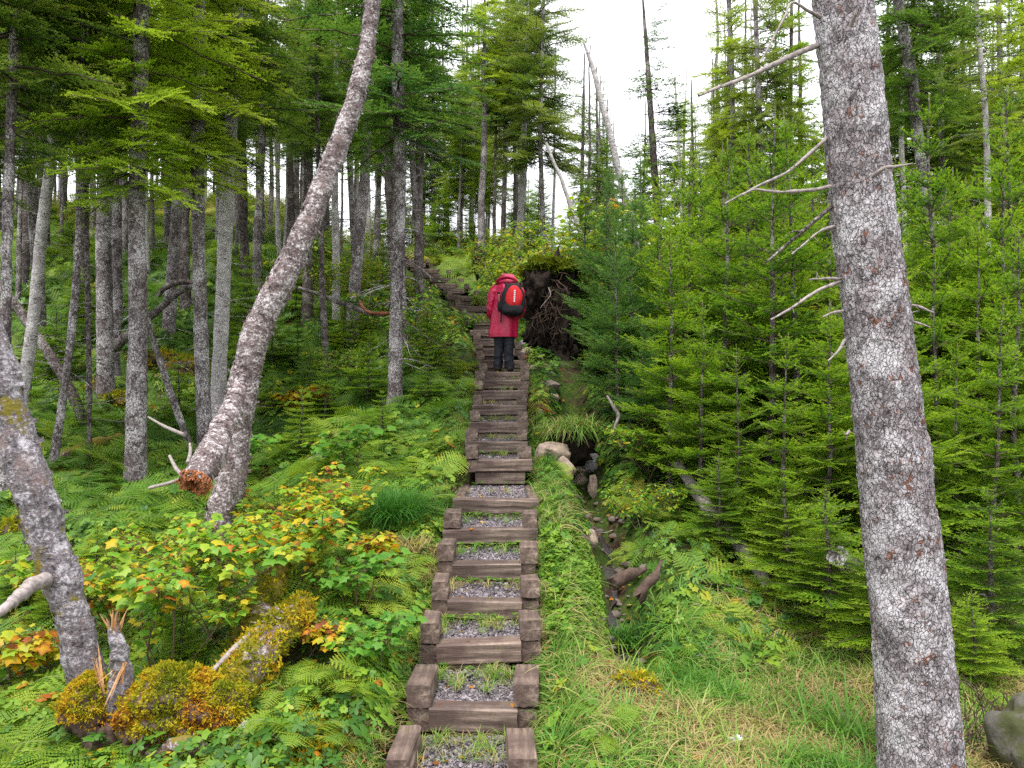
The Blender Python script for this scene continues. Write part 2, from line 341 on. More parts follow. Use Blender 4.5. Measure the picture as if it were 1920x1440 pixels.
tag(obj('ground', g.mesh('ground', M['ground'], True)), kind='structure')

# ------------------------------------------------------------------ label registry (ordinals worked out at the end)
REG = []
def reg(o, desc, zone, cat, group): REG.append((o, desc, zone, cat, group)); return o
ORD = ['first','second','third','fourth','fifth','sixth','seventh','eighth','ninth','tenth','eleventh','twelfth','thirteenth','fourteenth','fifteenth','sixteenth'] + [f'{k}th' for k in range(17, 60)]
# ------------------------------------------------------------------ needles, branches, crowns
def needles(g, S, D, Ln, Nn, nl, st, wd, rg, tint=.5, tipt=.42, fan=1.):
    """S start, D direction, Ln length, Nn plane normal of each shoot; adds needle triangles in pairs"""
    S = np.asarray(S); D = nrm(np.asarray(D)); Ln = np.asarray(Ln); Nn = nrm(np.asarray(Nn)); tint = np.broadcast_to(tint, (len(S),))
    k = np.maximum((Ln / st).astype(int), 2); idx = np.repeat(np.arange(len(S)), k)
    f = (np.arange(k.sum()) - np.repeat(np.cumsum(k) - k, k) + rg.random(k.sum()) * .6) / k[idx]
    d = D[idx]; nn = Nn[idx]; side = nrm(np.cross(nn, d)); p = S[idx] + d * (Ln[idx] * f)[:, None]
    p[:, 2] -= 0.
    for sg in (-1, 1, 0):
        a = rg.uniform(.75, 1.15, len(p)); ln = nl * rg.uniform(.75, 1.15, len(p)) * (1 - .35 * f) * (1 if sg else .8)
        dirv = side * (sg * np.sin(a) * fan if sg else rg.uniform(-.4, .4, len(p)))[:, None] + d * np.cos(a)[:, None] + nn * (rg.uniform(-.1, .5, len(p)) if sg else .8 + 0 * a)[:, None]
        w = d * (wd / 2); V = np.stack([p - w, p + w, p + dirv * ln[:, None]], 1)
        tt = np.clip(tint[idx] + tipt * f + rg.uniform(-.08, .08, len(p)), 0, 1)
        n = len(p); g.add(V.reshape(-1, 3), np.arange(3 * n).reshape(-1, 3), np.repeat(tt, 3))
def twigstrip(g, pts, r, t=-1.):
    V, Fc = tube(pts, np.linspace(r, r * .35, len(pts)), 3); g.add(V, Fc, t)
def branch(L, rg, st=.014, nl=.023, wd=.014, sp=.085, droop=.12, up=.12, tint=.3, bare=.12, sub=True, sz=.5, rw=.008):
    g = G(); n = 9; s = np.linspace(0, L, n)
    pts = np.stack([s, np.cumsum(rg.normal(0, .02, n)) * L, -droop * s * s / L + up * (s / L) ** 3 * L], 1)
    twigstrip(g, pts, rw * (.5 + L * .7))
    S, D, Ln, Nn, T = [], [], [], [], []
    tg = nrm(np.gradient(pts, axis=0)); at = lambda q: (np.array([np.interp(q, s, pts[:, i]) for i in range(3)]), nrm(np.array([np.interp(q, s, tg[:, i]) for i in range(3)])))
    q = bare * L
    while q < L * .985:
        p, t = at(q); shape = min(1., 3.2 * q / L) ** .6
        for sg in (-1, 1):
            if rg.random() < .1: continue
            ln = min(((L - q) * .62 + .045) * shape, sz) * rg.uniform(.7, 1.15); an = rg.uniform(.75, 1.05)
            z = rg.uniform(-.2, .28)
            d = nrm(np.array([t[0] * math.cos(an) - t[1] * sg * math.sin(an), t[1] * math.cos(an) + t[0] * sg * math.sin(an), t[2] * math.cos(an) + z]))
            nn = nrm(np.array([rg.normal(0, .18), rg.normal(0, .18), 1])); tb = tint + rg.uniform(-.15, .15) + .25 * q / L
            S.append(p); D.append(d); Ln.append(ln); Nn.append(nn); T.append(tb)
            if sub and ln > .09:
                x = .035
                while x < ln * .9:
                    l2 = (ln - x) * .55 + .03; sd2 = nrm(np.cross(nn, d))
                    for s2 in (-1, 1):
                        if rg.random() < .15: continue
                        d2 = nrm(d * math.cos(.8) + sd2 * s2 * math.sin(.8) + nn * rg.uniform(-.15, .1))
                        S.append(p + d * x); D.append(d2); Ln.append(l2 * rg.uniform(.7, 1.1)); Nn.append(nn); T.append(tb + .35 * x / ln + .05)
                    x += sp * rg.uniform(.8, 1.2)
        q += sp * rg.uniform(.8, 1.2)
    p, t = at(L * .97); S.append(p); D.append(t); Ln.append(.08); Nn.append([0, 0, 1]); T.append(tint + .3)
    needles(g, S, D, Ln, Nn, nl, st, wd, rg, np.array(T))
    return g
def place_branch(g, b, z, az, el, sc, off=(0, 0), roll=0., dt=0.):
    g.merge(b, sc * (rotz(az) @ roty(-el) @ rotx(roll)), (off[0], off[1], z), dt)

def sapling(seed, Hh=4., rmax=1., kind='fir'):
    rg = np.random.default_rng(seed); kw = dict(tint=.12) if kind == 'fir' else dict(tint=.3, droop=.05, up=.16)
    B = [(L, branch(L, np.random.default_rng(seed * 10 + k), **kw)) for k, L in enumerate((.22, .4, .6, .8, .95, 1.1))]
    B += [(L, branch(L, np.random.default_rng(seed * 10 + 9 + k), **kw)) for k, L in enumerate((.3, .5, .75, 1.0))]
    crown = G(); z = .25 * Hh * rg.uniform(.3, .8); wob = np.cumsum(rg.normal(0, .012, (12, 2)), 0); zz = np.linspace(0, Hh, 12)
    off = lambda z: (np.interp(z, zz, wob[:, 0]), np.interp(z, zz, wob[:, 1]))
    while z < Hh - .12:
        rel = z / Hh; R_ = rmax * (min(1, (1 - rel) * 1.35 + .06)) ** .85 * (1 if rel > .2 else .75)
        k = rg.integers(5, 8); a0 = rg.uniform(0, 6.28)
        for j in range(k):
            L = max(.13, R_ * rg.uniform(.65, 1.15)); c = min(B, key=lambda q: abs(q[0] - L) + rg.uniform(0, .12))
            place_branch(crown, c[1], z + rg.uniform(-.05, .05), a0 + j * 6.283 / k + rg.uniform(-.3, .3), np.interp(rel, [0, .4, .8, 1], [-.08, .22, .6, 1.0]) + rg.uniform(-.12, .12), L / c[0], off(z), rg.uniform(-.25, .25), rg.uniform(-.1, .12))
        z += np.interp(rel, [0, .7, 1], [.26, .33, .34]) * rg.uniform(.7, 1.2)
    t = off(Hh)
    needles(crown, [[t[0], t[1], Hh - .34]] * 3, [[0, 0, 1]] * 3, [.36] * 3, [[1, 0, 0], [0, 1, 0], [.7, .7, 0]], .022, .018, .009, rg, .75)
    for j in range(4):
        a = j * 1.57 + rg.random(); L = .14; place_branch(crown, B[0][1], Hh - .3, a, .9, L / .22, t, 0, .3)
    pts = np.stack([np.interp(zz, zz, wob[:, 0]), np.interp(zz, zz, wob[:, 1]), zz - .15 * (zz == 0)], 1)
    tr = G(); V, Fc = tube(pts, np.interp(zz, [0, Hh], [.010 * Hh + .008, .005]), 7, .006, seed, 20); tr.add(V, Fc)
    for j in range(10):
        a = rg.uniform(0, 6.28); z0 = rg.uniform(.1, .35) * Hh; L = rg.uniform(.2, .55)
        e = np.array([math.cos(a), math.sin(a), rg.uniform(-.3, .1)]); p0 = np.array([*off(z0), z0])
        tr.add(*tube([p0, p0 + e * L * .5, p0 + e * L + [0, 0, -.05]], [.005, .004, .002], 3))
    return crown, tr
CR = {}
for k in range(4): CR['fir', k] = sapling(11 + k, 4., 1.0)
CR['spruce', 0] = sapling(31, 4., .95, 'spruce'); CR['spruce', 1] = sapling(32, 4., 1.1, 'spruce')
SAP = {k: (v[0].mesh('young conifer crown', M[k[0]]), v[1].mesh('young conifer trunk', M['darkbark'], True)) for k, v in CR.items()}

def tallcrown(seed, Hh, r0, dens=1., gap=.2, tint=.35, droop=.2, sparse=False):
    """coarse needled crown of a full-grown conifer, z from 0 to Hh"""
    rg = np.random.default_rng(seed); kw = dict(st=.025, nl=.034, wd=.022, sp=.10, droop=droop, up=.1, tint=tint, sz=.38, rw=.011)
    if sparse: kw.update(sp=.15, bare=.25)
    B = [(L, branch(L, np.random.default_rng(seed * 7 + k), **kw)) for k, L in enumerate((.5, .8, 1.1, 1.5, 1.9, 1.3))]
    c = G(); z = 0.; dens = dens * 1.4
    while z < Hh - .2:
        rel = z / Hh; R_ = r0 * np.interp(rel, [0, .15, .5, 1], [.75, 1., .75, .12])
        for j in range(int(rg.integers(3, 6) * dens + .5)):
            if rg.random() < gap: continue
            L = max(.3, R_ * rg.uniform(.55, 1.2)); b = min(B, key=lambda q: abs(q[0] - L) + rg.uniform(0, .3))
            place_branch(c, b[1], z + rg.uniform(-.1, .1), rg.uniform(0, 6.283), np.interp(rel, [0, .5, 1], [-.18, .05, .6]) + rg.uniform(-.15, .15), L / b[0], (0, 0), rg.uniform(-.4, .4), rg.uniform(-.18, .18))
        z += .21 * rg.uniform(.7, 1.3)
    return c
TALL = {}
for k, (hh, r0, dn, gp, tn, sp_) in enumerate([(6, 1.5, 1, .15, .38, 0), (6, 1.3, 1, .3, .45, 0), (5, 1.1, .8, .3, .3, 0), (6, 1.2, .8, .35, .5, 1), (7, 1.7, 1, .15, .4, 0)]):
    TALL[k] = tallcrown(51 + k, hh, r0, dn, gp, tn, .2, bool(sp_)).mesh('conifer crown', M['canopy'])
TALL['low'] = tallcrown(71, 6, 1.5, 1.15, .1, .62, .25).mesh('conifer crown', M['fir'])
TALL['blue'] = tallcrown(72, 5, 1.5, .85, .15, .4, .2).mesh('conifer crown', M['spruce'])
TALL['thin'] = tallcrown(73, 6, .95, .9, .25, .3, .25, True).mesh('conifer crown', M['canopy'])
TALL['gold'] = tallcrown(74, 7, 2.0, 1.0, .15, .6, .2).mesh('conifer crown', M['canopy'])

def deadtwigs(g, pts, z0, z1, n, rg, L=(.25, .9), r=.006, dn=.15, mi=0, t=0):
    pts = np.asarray(pts)
    for _ in range(n):
        z = rg.uniform(z0, z1); p = np.array([np.interp(z, pts[:, 2], pts[:, i]) for i in range(3)]); a = rg.uniform(0, 6.283); l = rg.uniform(*L)
        e = np.array([math.cos(a), math.sin(a), rg.uniform(-.35, .25)]); q = [p]
        for s in range(4): e = nrm(e + rg.normal(0, .16, 3) - [0, 0, dn * .4]); q.append(q[-1] + e * l / 4)
        g.add(*tube(q, np.linspace(r, r * .25, 5), 3), t, mi)
        for s in (1, 2, 3):
            if rg.random() < .75:
                e2 = nrm(e + rg.normal(0, .6, 3)); l2 = l * rg.uniform(.15, .4)
                g.add(*tube([q[s], q[s] + e2 * l2 * .5, q[s] + e2 * l2 + [0, 0, -.05 * l2]], [r * .5, r * .35, r * .15], 3), t, mi)

def trunk_tree(name, path, wpx, Y, ztop, bark, crown=None, cz=None, cs=1., twigs=22, sides=12, rough=.012, ylean=0., seed=0, ext=True, base=None, twL=(.25, .9), crot=0., tr=.006):
    """path = photo points of the trunk from the base up; Y = its distance; the real trunk runs on above the picture"""
    rg = np.random.default_rng(seed + 500); m = len(path); Ys = Y + np.linspace(0, ylean, m)
    pts = np.array([P(x, y, yy) for (x, y), yy in zip(path, Ys)]); w = np.array(wpx, float) if hasattr(wpx, '__len__') else np.linspace(wpx, wpx * .72, m)
    w = np.interp(np.linspace(0, 1, m), np.linspace(0, 1, len(w)), w); rad = w * Ys / F / 2
    zb = float(H(pts[0][0], pts[0][1])); d0 = nrm(pts[0] - pts[1])
    if pts[0][2] > zb - .1:
        pts = np.vstack([pts[0] + d0 * ((pts[0][2] - zb + .15) / max(-d0[2], .4)), pts]); rad = np.concatenate([[rad[0] * 1.12], rad])
    if ext: ztop = max(ztop, pts[-1][2] + 1.6)
    if ext:
        d = nrm(pts[-1] - pts[-2]); d = nrm(d * [.6, .6, 1]); pts = np.vstack([pts, pts[-1] + d * (ztop - pts[-1][2]) * .5, pts[-1] + d * (ztop - pts[-1][2])]); rad = np.concatenate([rad, [rad[-1] * .62, .02]])
    ln = np.linalg.norm(np.diff(pts, axis=0), axis=1).sum(); n = int(ln / .11) + 4
    sp = spline(pts, n); dd = np.concatenate([[0], np.cumsum(np.linalg.norm(np.diff(pts, axis=0), axis=1))]); sp = np.column_stack([sp, np.interp(np.linspace(0, dd[-1], n), dd, rad)]); b = pts[0].copy(); q = sp[:, :3] - b
    flare = 1 + .25 * np.exp(-(q[:, 2] - q[0, 2]) / .25)
    root = obj(name, None, None, tuple(b))
    g = G(); V, Fc = tube(q, np.maximum(sp[:, 3], .008) * flare * (1 + .06 * vnoise(q * 2.3, seed)), sides, rough, seed, 11.); g.add(V, Fc); capfan(g, V[-sides:])
    if twigs: deadtwigs(g, q, q[0, 2] + .8, (cz if cz is not None else ztop) - b[2] + .6, twigs, rg, L=twL, r=tr)
    obj('trunk', g.mesh('trunk', bark, True), root)
    if crown is not None:
        p = np.array([np.interp(cz - b[2], q[:, 2], q[:, i]) for i in range(3)])
        obj('crown', TALL[crown], root, tuple(p), (0, 0, rg.uniform(0, 6.28) + crot), cs)
    return root

# ------------------------------------------------------------------ the trees one can tell apart
MD, MB = M['bark'], M['darkbark']
def T(*a, lab, cat='tree', zone=None, group=None, **k):
    o = trunk_tree(*a, **k); reg(o, lab, zone, cat, group); return o
GW = 'conifers standing in the wood left of the stairs'
T('conifer_tree', [(5, 1030), (8, 800), (12, 500), (20, 240), (28, 20)], 22, 8.6, 8, MD, 0, 2.7, .9, seed=1, lab='grey conifer trunk cut by the left edge of the photo, behind the curved birch', group=GW)
T('conifer_tree', [(38, 765), (60, 620), (78, 440), (98, 270), (112, 80)], 23, 10.2, 8, M['palebark'], 1, 3.1, .9, seed=2, lab='pale slim trunk leaning right, just above the curved birch at the left edge', group=GW)
T('conifer_tree', [(93, 915), (122, 720), (140, 560), (148, 420), (152, 250)], 15, 9.4, 7, MD, 1, 3.3, .7, seed=3, lab='very slim pale trunk leaning right with its base left of the thin dark pole', group=GW)
T('conifer_tree', [(168, 918), (167, 700), (163, 480), (160, 300), (158, 120)], 10, 9.6, 7, MB, 2, 3.1, .7, seed=4, lab='thinnest straight dark pole trunk left of the stoutest grey trunk', group=GW)
T('conifer_tree', [(198, 705), (196, 560), (194, 440), (204, 280), (210, 90)], [30, 27, 22], 12.8, 9, MD, 0, 4.1, 1., seed=5, lab='dark rough trunk behind the thin pole with black hollow at its foot', group=GW)
T('conifer_tree', [(254, 918), (256, 760), (259, 560), (256, 400), (262, 220), (266, 20)], [40, 34, 31, 29, 27], 9.3, 8.5, MD, 'low', 2.4, .95, seed=6, twigs=34, lab='stoutest straight grey trunk left of the leaning birch, banded pale bark', group=GW)
T('conifer_tree', [(322, 532), (330, 420), (338, 300), (345, 100)], 22, 15.5, 10, MD, 2, 4.7, 1., seed=7, lab='grey trunk farther back between the stoutest trunk and the straight lichened one', group=GW)
T('conifer_tree', [(384, 825), (378, 660), (373, 480), (370, 300), (374, 60)], [28, 24, 23], 10.6, 9, MD, 'low', 2.8, .9, seed=8, twigs=34, lab='straight lichened trunk whose foot meets the broken log end', group=GW)
T('conifer_tree', [(408, 755), (416, 600), (424, 400), (432, 260), (444, 60)], [28, 26, 23], 11.8, 9, M['palebark'], 0, 3.5, .9, seed=9, lab='bare greyish trunk with stripped wood directly left of the leaning birch', group=GW)
T('conifer_tree', [(610, 652), (604, 540), (602, 430), (596, 260)], 12, 13.6, 8, MB, 2, 3.9, .8, seed=10, lab='thin dark trunk right of the leaning birch ending above green bushes', group=GW)
T('conifer_tree', [(662, 583), (672, 460), (684, 330), (692, 160)], 23, 15.0, 10, MD, 1, 4.5, .9, seed=11, lab='grey trunk leaning slightly right between the leaning birch and the trunk nearest the stairs', group=GW)
T('conifer_tree', [(740, 790), (741, 680), (743, 560), (748, 400), (748, 250), (745, 60)], [30, 25, 24, 24, 22], 11.6, 8.5, M['bark'], 'blue', 3.6, (1.25, 1.25, 1.1), seed=12, twigs=90, twL=(.25, 1.0), tr=.012, lab='twiggy brown-grey trunk standing left of the stairs, nearest to them', group=GW)
T('conifer_tree', [(790, 542), (784, 440), (774, 320), (770, 200), (766, 60)], 13, 17.2, 9.5, MB, 'thin', 5.1, 1., seed=13, lab='thin dark trunk beside the upper stairs, right of the twiggy brown-grey one', group=GW)
T('conifer_tree', [(630, 520), (629, 430), (628, 330), (630, 180)], 15, 16.8, 9, M['palebark'], 2, 5.3, .9, seed=14, lab='pale short-looking trunk just right of the leaning birch, far up the slope', group=GW)
# leaning dead poles on the left
T('fallen_pole', [(352, 826), (318, 730), (285, 630), (268, 560), (262, 500)], 13, 10.4, 0, MD, seed=15, ext=False, twigs=8, ylean=-.6, lab='slim dead pole slanting from the broken log up against the stoutest trunk', cat='dead tree')
T('fallen_pole', [(163, 800), (120, 710), (62, 620), (8, 545), (-60, 470)], 20, 11.3, 0, MB, seed=16, ext=False, twigs=10, ylean=.4, lab='dark dead trunk slanting across behind the thin trunks at far left', cat='dead tree')
# centre group above the hiker
GC = 'trees on the crest behind the hiker'
T('birch_tree', [(974, 442), (978, 360), (981, 280), (984, 200), (988, 120)], 13, 25, 12, M['palebark'], 3, 9.0, .9, seed=20, twigs=8, lab='white straight trunk on the crest above the hiker', group=GC)
T('conifer_tree', [(903, 452), (903, 380), (907, 300), (908, 180)], 14, 24, 12, M['bark'], 'low', 8.6, .8, seed=21, lab='grey trunk above the small black stump left of the white one', group=GC)
T('conifer_tree', [(927, 430), (928, 340), (930, 240)], 6, 27, 12, MB, 1, 8.6, .8, seed=22, lab='thinnest dark trunk on the crest left of the white one', group=GC)
T('conifer_tree', [(943, 425), (946, 340), (947, 240)], 9, 27, 12, MB, 0, 9.0, .8, seed=23, lab='dark reddish trunk immediately left of the white one on the crest', group=GC)
T('conifer_tree', [(966, 400), (966, 330), (964, 230)], 8, 29, 14, MB, 1, 10, .9, seed=24, lab='dark trunk half hidden behind the white one on the crest', group=GC)
T('conifer_tree', [(1015, 330), (1013, 260), (1014, 190), (1018, 60)], 9, 24, 15.5, M['bark'], 'gold', 6.6, 1.05, seed=25, lab='tall tree with broad olive crown rising above the white trunk', group=GC)
T('conifer_tree', [(985, 300), (990, 200), (992, 100)], 9, 27, 17, M['bark'], 'gold', 8.4, (.9, .9, 1.1), seed=26, lab='tallest olive-green crown above the hiker, reaching the photo top', group=GC)
T('conifer_tree', [(1092, 300), (1094, 200), (1096, 100)], [7, 5, 2], 21, 9.0, MB, 'thin', 4.2, .68, ext=False, seed=27, lab='small dark conifer just right of the olive crown', group=GC)
T('conifer_tree', [(1122, 320), (1120, 250), (1118, 125)], [7, 5, 2], 22, 8.6, MB, 'thin', 4.2, .75, ext=False, seed=28, lab='dark conifer directly behind the white leaning snag', group=GC)
T('conifer_tree', [(1225, 290), (1218, 180), (1212, 90), (1204, -20)], [13, 11, 8, 3], 19, 9.6, MB, 'thin', 4.0, (1.25, 1.25, .85), ext=False, seed=29, twigs=120, twL=(.2, .8), tr=.009, lab='narrow dark spruce with bare pointed top against the white sky', group=GC)
T('dead_snag', [(1162, 330), (1146, 260), (1130, 200), (1112, 130), (1094, 78)], [13, 12, 11, 9, 4], 15, 7, M['palebark'], seed=30, ext=False, twigs=5, lab='white leaning dead snag with broken top against the sky', cat='dead tree')
T('dead_snag', [(1068, 380), (1050, 330), (1036, 300), (1024, 268)], [8, 7, 5], 17, 7, M['palebark'], seed=31, ext=False, twigs=0, lab='short white leaning dead stem in yellow leaves above the hiker', cat='dead tree')
T('dead_snag', [(1272, 270), (1269, 200), (1265, 145)], [5, 5, 3], 21, 7, M['palebark'], seed=32, ext=False, twigs=0, lab='thin white dead stick right of the pointed spruce', cat='dead tree')
# right of the big trunk and behind the saplings
GR = 'slim trunks behind the young firs on the right'
T('conifer_tree', [(1782, 645), (1764, 520), (1742, 400), (1722, 260), (1705, 120), (1680, -20)], [17, 18, 20, 20, 18], 12.4, 8.4, M['bark'], 1, 4.2, .9, seed=40, twigs=14, lab='slim grey trunk leaning left, right of the big foreground trunk', group=GR)
T('conifer_tree', [(1693, 350), (1690, 240), (1692, 160), (1700, 60)], 10, 16, 9, M['palebark'], 2, 5.0, .9, seed=41, lab='thin pale trunk crossing behind the left-leaning slim trunk', group=GR)
T('birch_tree', [(1853, 455), (1851, 330), (1848, 220), (1838, 100), (1830, -10)], [11, 11, 10, 8], 14.2, 8.5, M['palebark'], 3, 4.2, .8, seed=42, lab='white slim trunk near the right edge, black-flecked bark', group=GR)
T('conifer_tree', [(1885, 380), (1880, 260), (1876, 140), (1872, 0)], 11, 17, 9, MD, 'low', 3.2, 1., seed=43, lab='grey slim trunk right of the white one at the right edge', group=GR)
T('conifer_tree', [(1766, 330), (1764, 220), (1762, 120), (1755, 0)], 12, 17, 9.5, MD, 1, 4.2, 1., seed=44, lab='grey slim trunk left of the white one near the right edge', group=GR)
T('conifer_tree', [(1728, 300), (1722, 200), (1715, 80), (1712, 0)], 12, 18, 10, MB, 0, 4.8, 1., seed=45, lab='dark slim trunk behind the top of the left-leaning one', group=GR)
T('conifer_tree', [(1430, 320), (1424, 220), (1420, 120), (1416, 0)], 12, 18, 8.8, MD, 'gold', 3.0, (.66, .66, 1.15), seed=46, lab='grey trunk amid olive foliage left of the big foreground trunk', group=GR)
T('conifer_tree', [(1372, 300), (1373, 200), (1371, 100), (1366, -10)], 12, 19, 9.3, MD, 'low', 3.2, (.8, .8, 1.35), seed=47, twigs=60, lab='grey trunk with sparse dark twigs at the right border of the open sky', group=GR)
T('conifer_tree', [(1480, 300), (1482, 180), (1484, 40)], 9, 19, 9.8, MB, 'low', 3.0, (.9, .9, 1.4), seed=48, lab='thin dark trunk hard left of the big foreground trunk near its top', group=GR)
T('conifer_tree', [(1345, 340), (1340, 250), (1336, 110)], [9, 6, 2], 21, 8.0, MB, 1, 3.6, .8, ext=False, seed=49, lab='low-topped dark conifer right of the white dead stick', group=GR)
T('conifer_tree', [(1660, 330), (1662, 200), (1664, 60)], 9, 20, 10, MB, 2, 4.4, 1., seed=50, lab='thin dark trunk close to the right side of the big trunk near its top', group=GR)
T('conifer_tree', [(1800, 320), (1804, 200), (1806, 60)], 8, 21, 10, MB, 0, 4.6, 1., seed=51, lab='thin dark trunk left of the white one, farther back', group=GR)
T('conifer_tree', [(1912, 300), (1914, 200), (1916, 60)], 8, 20, 10, MB, 4, 3.6, 1., seed=52, lab='dark trunk cut by the right edge of the photo', group=GR)
T('conifer_tree', [(1300, 330), (1298, 250), (1296, 150)], [7, 5, 2], 22, 8.2, MB, 'thin', 3.8, .7, ext=False, seed=53, lab='small dark conifer between the pointed spruce and open sky border', group=GR)

# big foreground trunk ---------------------------------------------------
Yb = 4.15; r_ = 0.
root = obj('spruce_tree', None, None, tuple(P(1742, 1585, Yb)))
reg(root, 'massive scaly grey trunk with bare dead branches, nearest in the photo, right side', None, 'tree', None)
bt = [(1742, 1590, 165), (1728, 1440, 148), (1700, 1100, 133), (1672, 850, 123), (1646, 620, 117), (1618, 400, 112), (1600, 200, 106), (1578, 0, 100), (1560, -160, 96)]
BP = np.array([list(P(x, y, Yb)) + [w * Yb / F / 2] for x, y, w in bt]); BP = np.vstack([BP, [BP[-1][0] - .35, Yb, 4.6, .07], [BP[-1][0] - .6, Yb, 7.5, .02]])
sp = spline(BP, 560); q = sp[:, :3] - BP[0][:3]; V, Fc = tube(q, sp[:, 3], 120)
nv = V.reshape(560, 120, 3); c = q[:, None, :]; D = nrm(nv - c); pz = nv * [1, 1, .62]
def cells(Pq, s):               # cheap worley cells for the bark scales
    i = np.floor(Pq).astype(np.int64); best = np.full(Pq.shape[:-1], 9.); sec = best.copy(); cid = np.zeros(Pq.shape[:-1])
    for dx in (-1, 0, 1):
        for dy in (-1, 0, 1):
            for dz in (-1, 0, 1):
                x, y, z = i[..., 0] + dx, i[..., 1] + dy, i[..., 2] + dz
                o = np.stack([x + .5 + .45 * _h(x, y, z, s), y + .5 + .45 * _h(x, y, z, s + 1), z + .5 + .45 * _h(x, y, z, s + 2)], -1)
                d = np.linalg.norm(o - Pq, axis=-1); up = d < best
                sec = np.where(up, best, np.minimum(sec, d)); cid = np.where(up, _h(x, y, z, s + 3), cid); best = np.where(up, d, best)
    return best, sec - best, cid
b1, e1, id1 = cells(pz * 44 + fbm(pz * 9, 5, 2)[..., None] * .6, 3)
disp = np.clip(e1 * 3, 0, 1) * .0055 + id1 * .004 + fbm(nv * 5, 2, 3) * .007 + fbm(nv * 40, 8, 2) * .002
for kz, ka, am, sg in [(1.2, 2.2, .025, .1), (2.05, 4.6, .018, .08), (2.9, 3.4, .02, .09), (.9, 5.0, .02, .07)]:
    ang = np.arange(120) * 2 * math.pi / 120; disp = disp + am * np.exp(-((q[:, 2][:, None] - kz) / sg) ** 2 - ((np.minimum(abs(ang - ka), 6.28 - abs(ang - ka)))[None, :] / .35) ** 2)
V = (nv + D * disp[..., None]).reshape(-1, 3)
obj('trunk', G().add(V, Fc, 0).mesh('trunk', M['bigbark'], True), root)
rg = np.random.default_rng(5)
def deadbranch(pts, w, Y0=Yb, dY=-.2, forks=(), parent=None, m=None):
    n = len(pts); Ys = Y0 + np.linspace(0, dY, n); p = np.array([P(x, y, yy) for (x, y), yy in zip(pts, Ys)]) - BP[0][:3]
    s = spline(np.column_stack([p, np.linspace(w, w * .35, n) * Y0 / F / 2]), n * 6); g = G(); g.add(*tube(s[:, :3] + fbm(s[:, :3] * 9, 4, 2)[:, None] * .006, s[:, 3], 7, .004, 7, 30))
    for (x, y), fk in forks:
        f0 = P(x, y, Y0 + dY * .5) - BP[0][:3]; fp = np.array([f0] + [P(a, b, Y0 + dY * .7) - BP[0][:3] for a, b in fk]); ss = spline(fp, 8)
        g.add(*tube(ss, np.linspace(w * .45, w * .15, 8) * Y0 / F / 2, 5, .003, 3, 30))
    for k in range(int(len(s) * .35)):
        i = rg.integers(3, len(s) - 1); e = rg.normal(0, 1, 3); L = rg.uniform(.01, .05); a = s[i, :3]; g.add(*tube([a, a + nrm(e) * L * .6, a + nrm(e) * L], [.0022, .0018, .001], 3))
    obj('branch', g.mesh('branch', m or M['deadwood'], True), parent or root)
deadbranch([(1535, 90), (1480, 112), (1400, 150), (1340, 172), (1310, 185)], 12, dY=-.35)
deadbranch([(1560, 50), (1520, 28), (1486, 10), (1470, 40), (1440, 95), (1424, 125)], 7, dY=-.4)
deadbranch([(1595, 55), (1606, 30), (1610, 22)], 8, Yb - .19, dY=-.1)
deadbranch([(1552, 262), (1510, 300), (1480, 325), (1420, 355), (1358, 388)], 8, dY=-.2)
deadbranch([(1566, 353), (1520, 362), (1460, 366), (1412, 362), (1390, 372)], 8, dY=-.3)
deadbranch([(1562, 390), (1520, 425), (1480, 460), (1432, 500)], 9, dY=-.2, forks=[((1500, 440), [(1485, 440), (1468, 452)])], m=M['darkbark'])
deadbranch([(1570, 427), (1535, 440), (1508, 463), (1484, 482)], 6, dY=-.2)
deadbranch([(1637, 335), (1660, 320), (1690, 316), (1712, 312)], 8, Yb - .15, dY=-.15)
deadbranch([(1580, 528), (1545, 527), (1516, 530)], 6, dY=-.1)
deadbranch([(1576, 532), (1530, 552), (1490, 578), (1444, 606)], 8, dY=-.2)
deadbranch([(1580, 588), (1560, 592), (1542, 599)], 7, dY=-.1)
deadbranch([(1585, 640), (1574, 660), (1552, 682)], 6, dY=-.15)
deadbranch([(1692, 577), (1720, 580), (1750, 592)], 7, dY=-.1, forks=[((1722, 588), [(1705, 592), (1682, 596)])])
deadbranch([(1694, 610), (1715, 610), (1744, 619)], 6, dY=-.1)
deadbranch([(1758, 1054), (1778, 1056)], 6, dY=-.05)
deadbranch([(1592, 815), (1586, 822)], 7, dY=-.1)
root = None

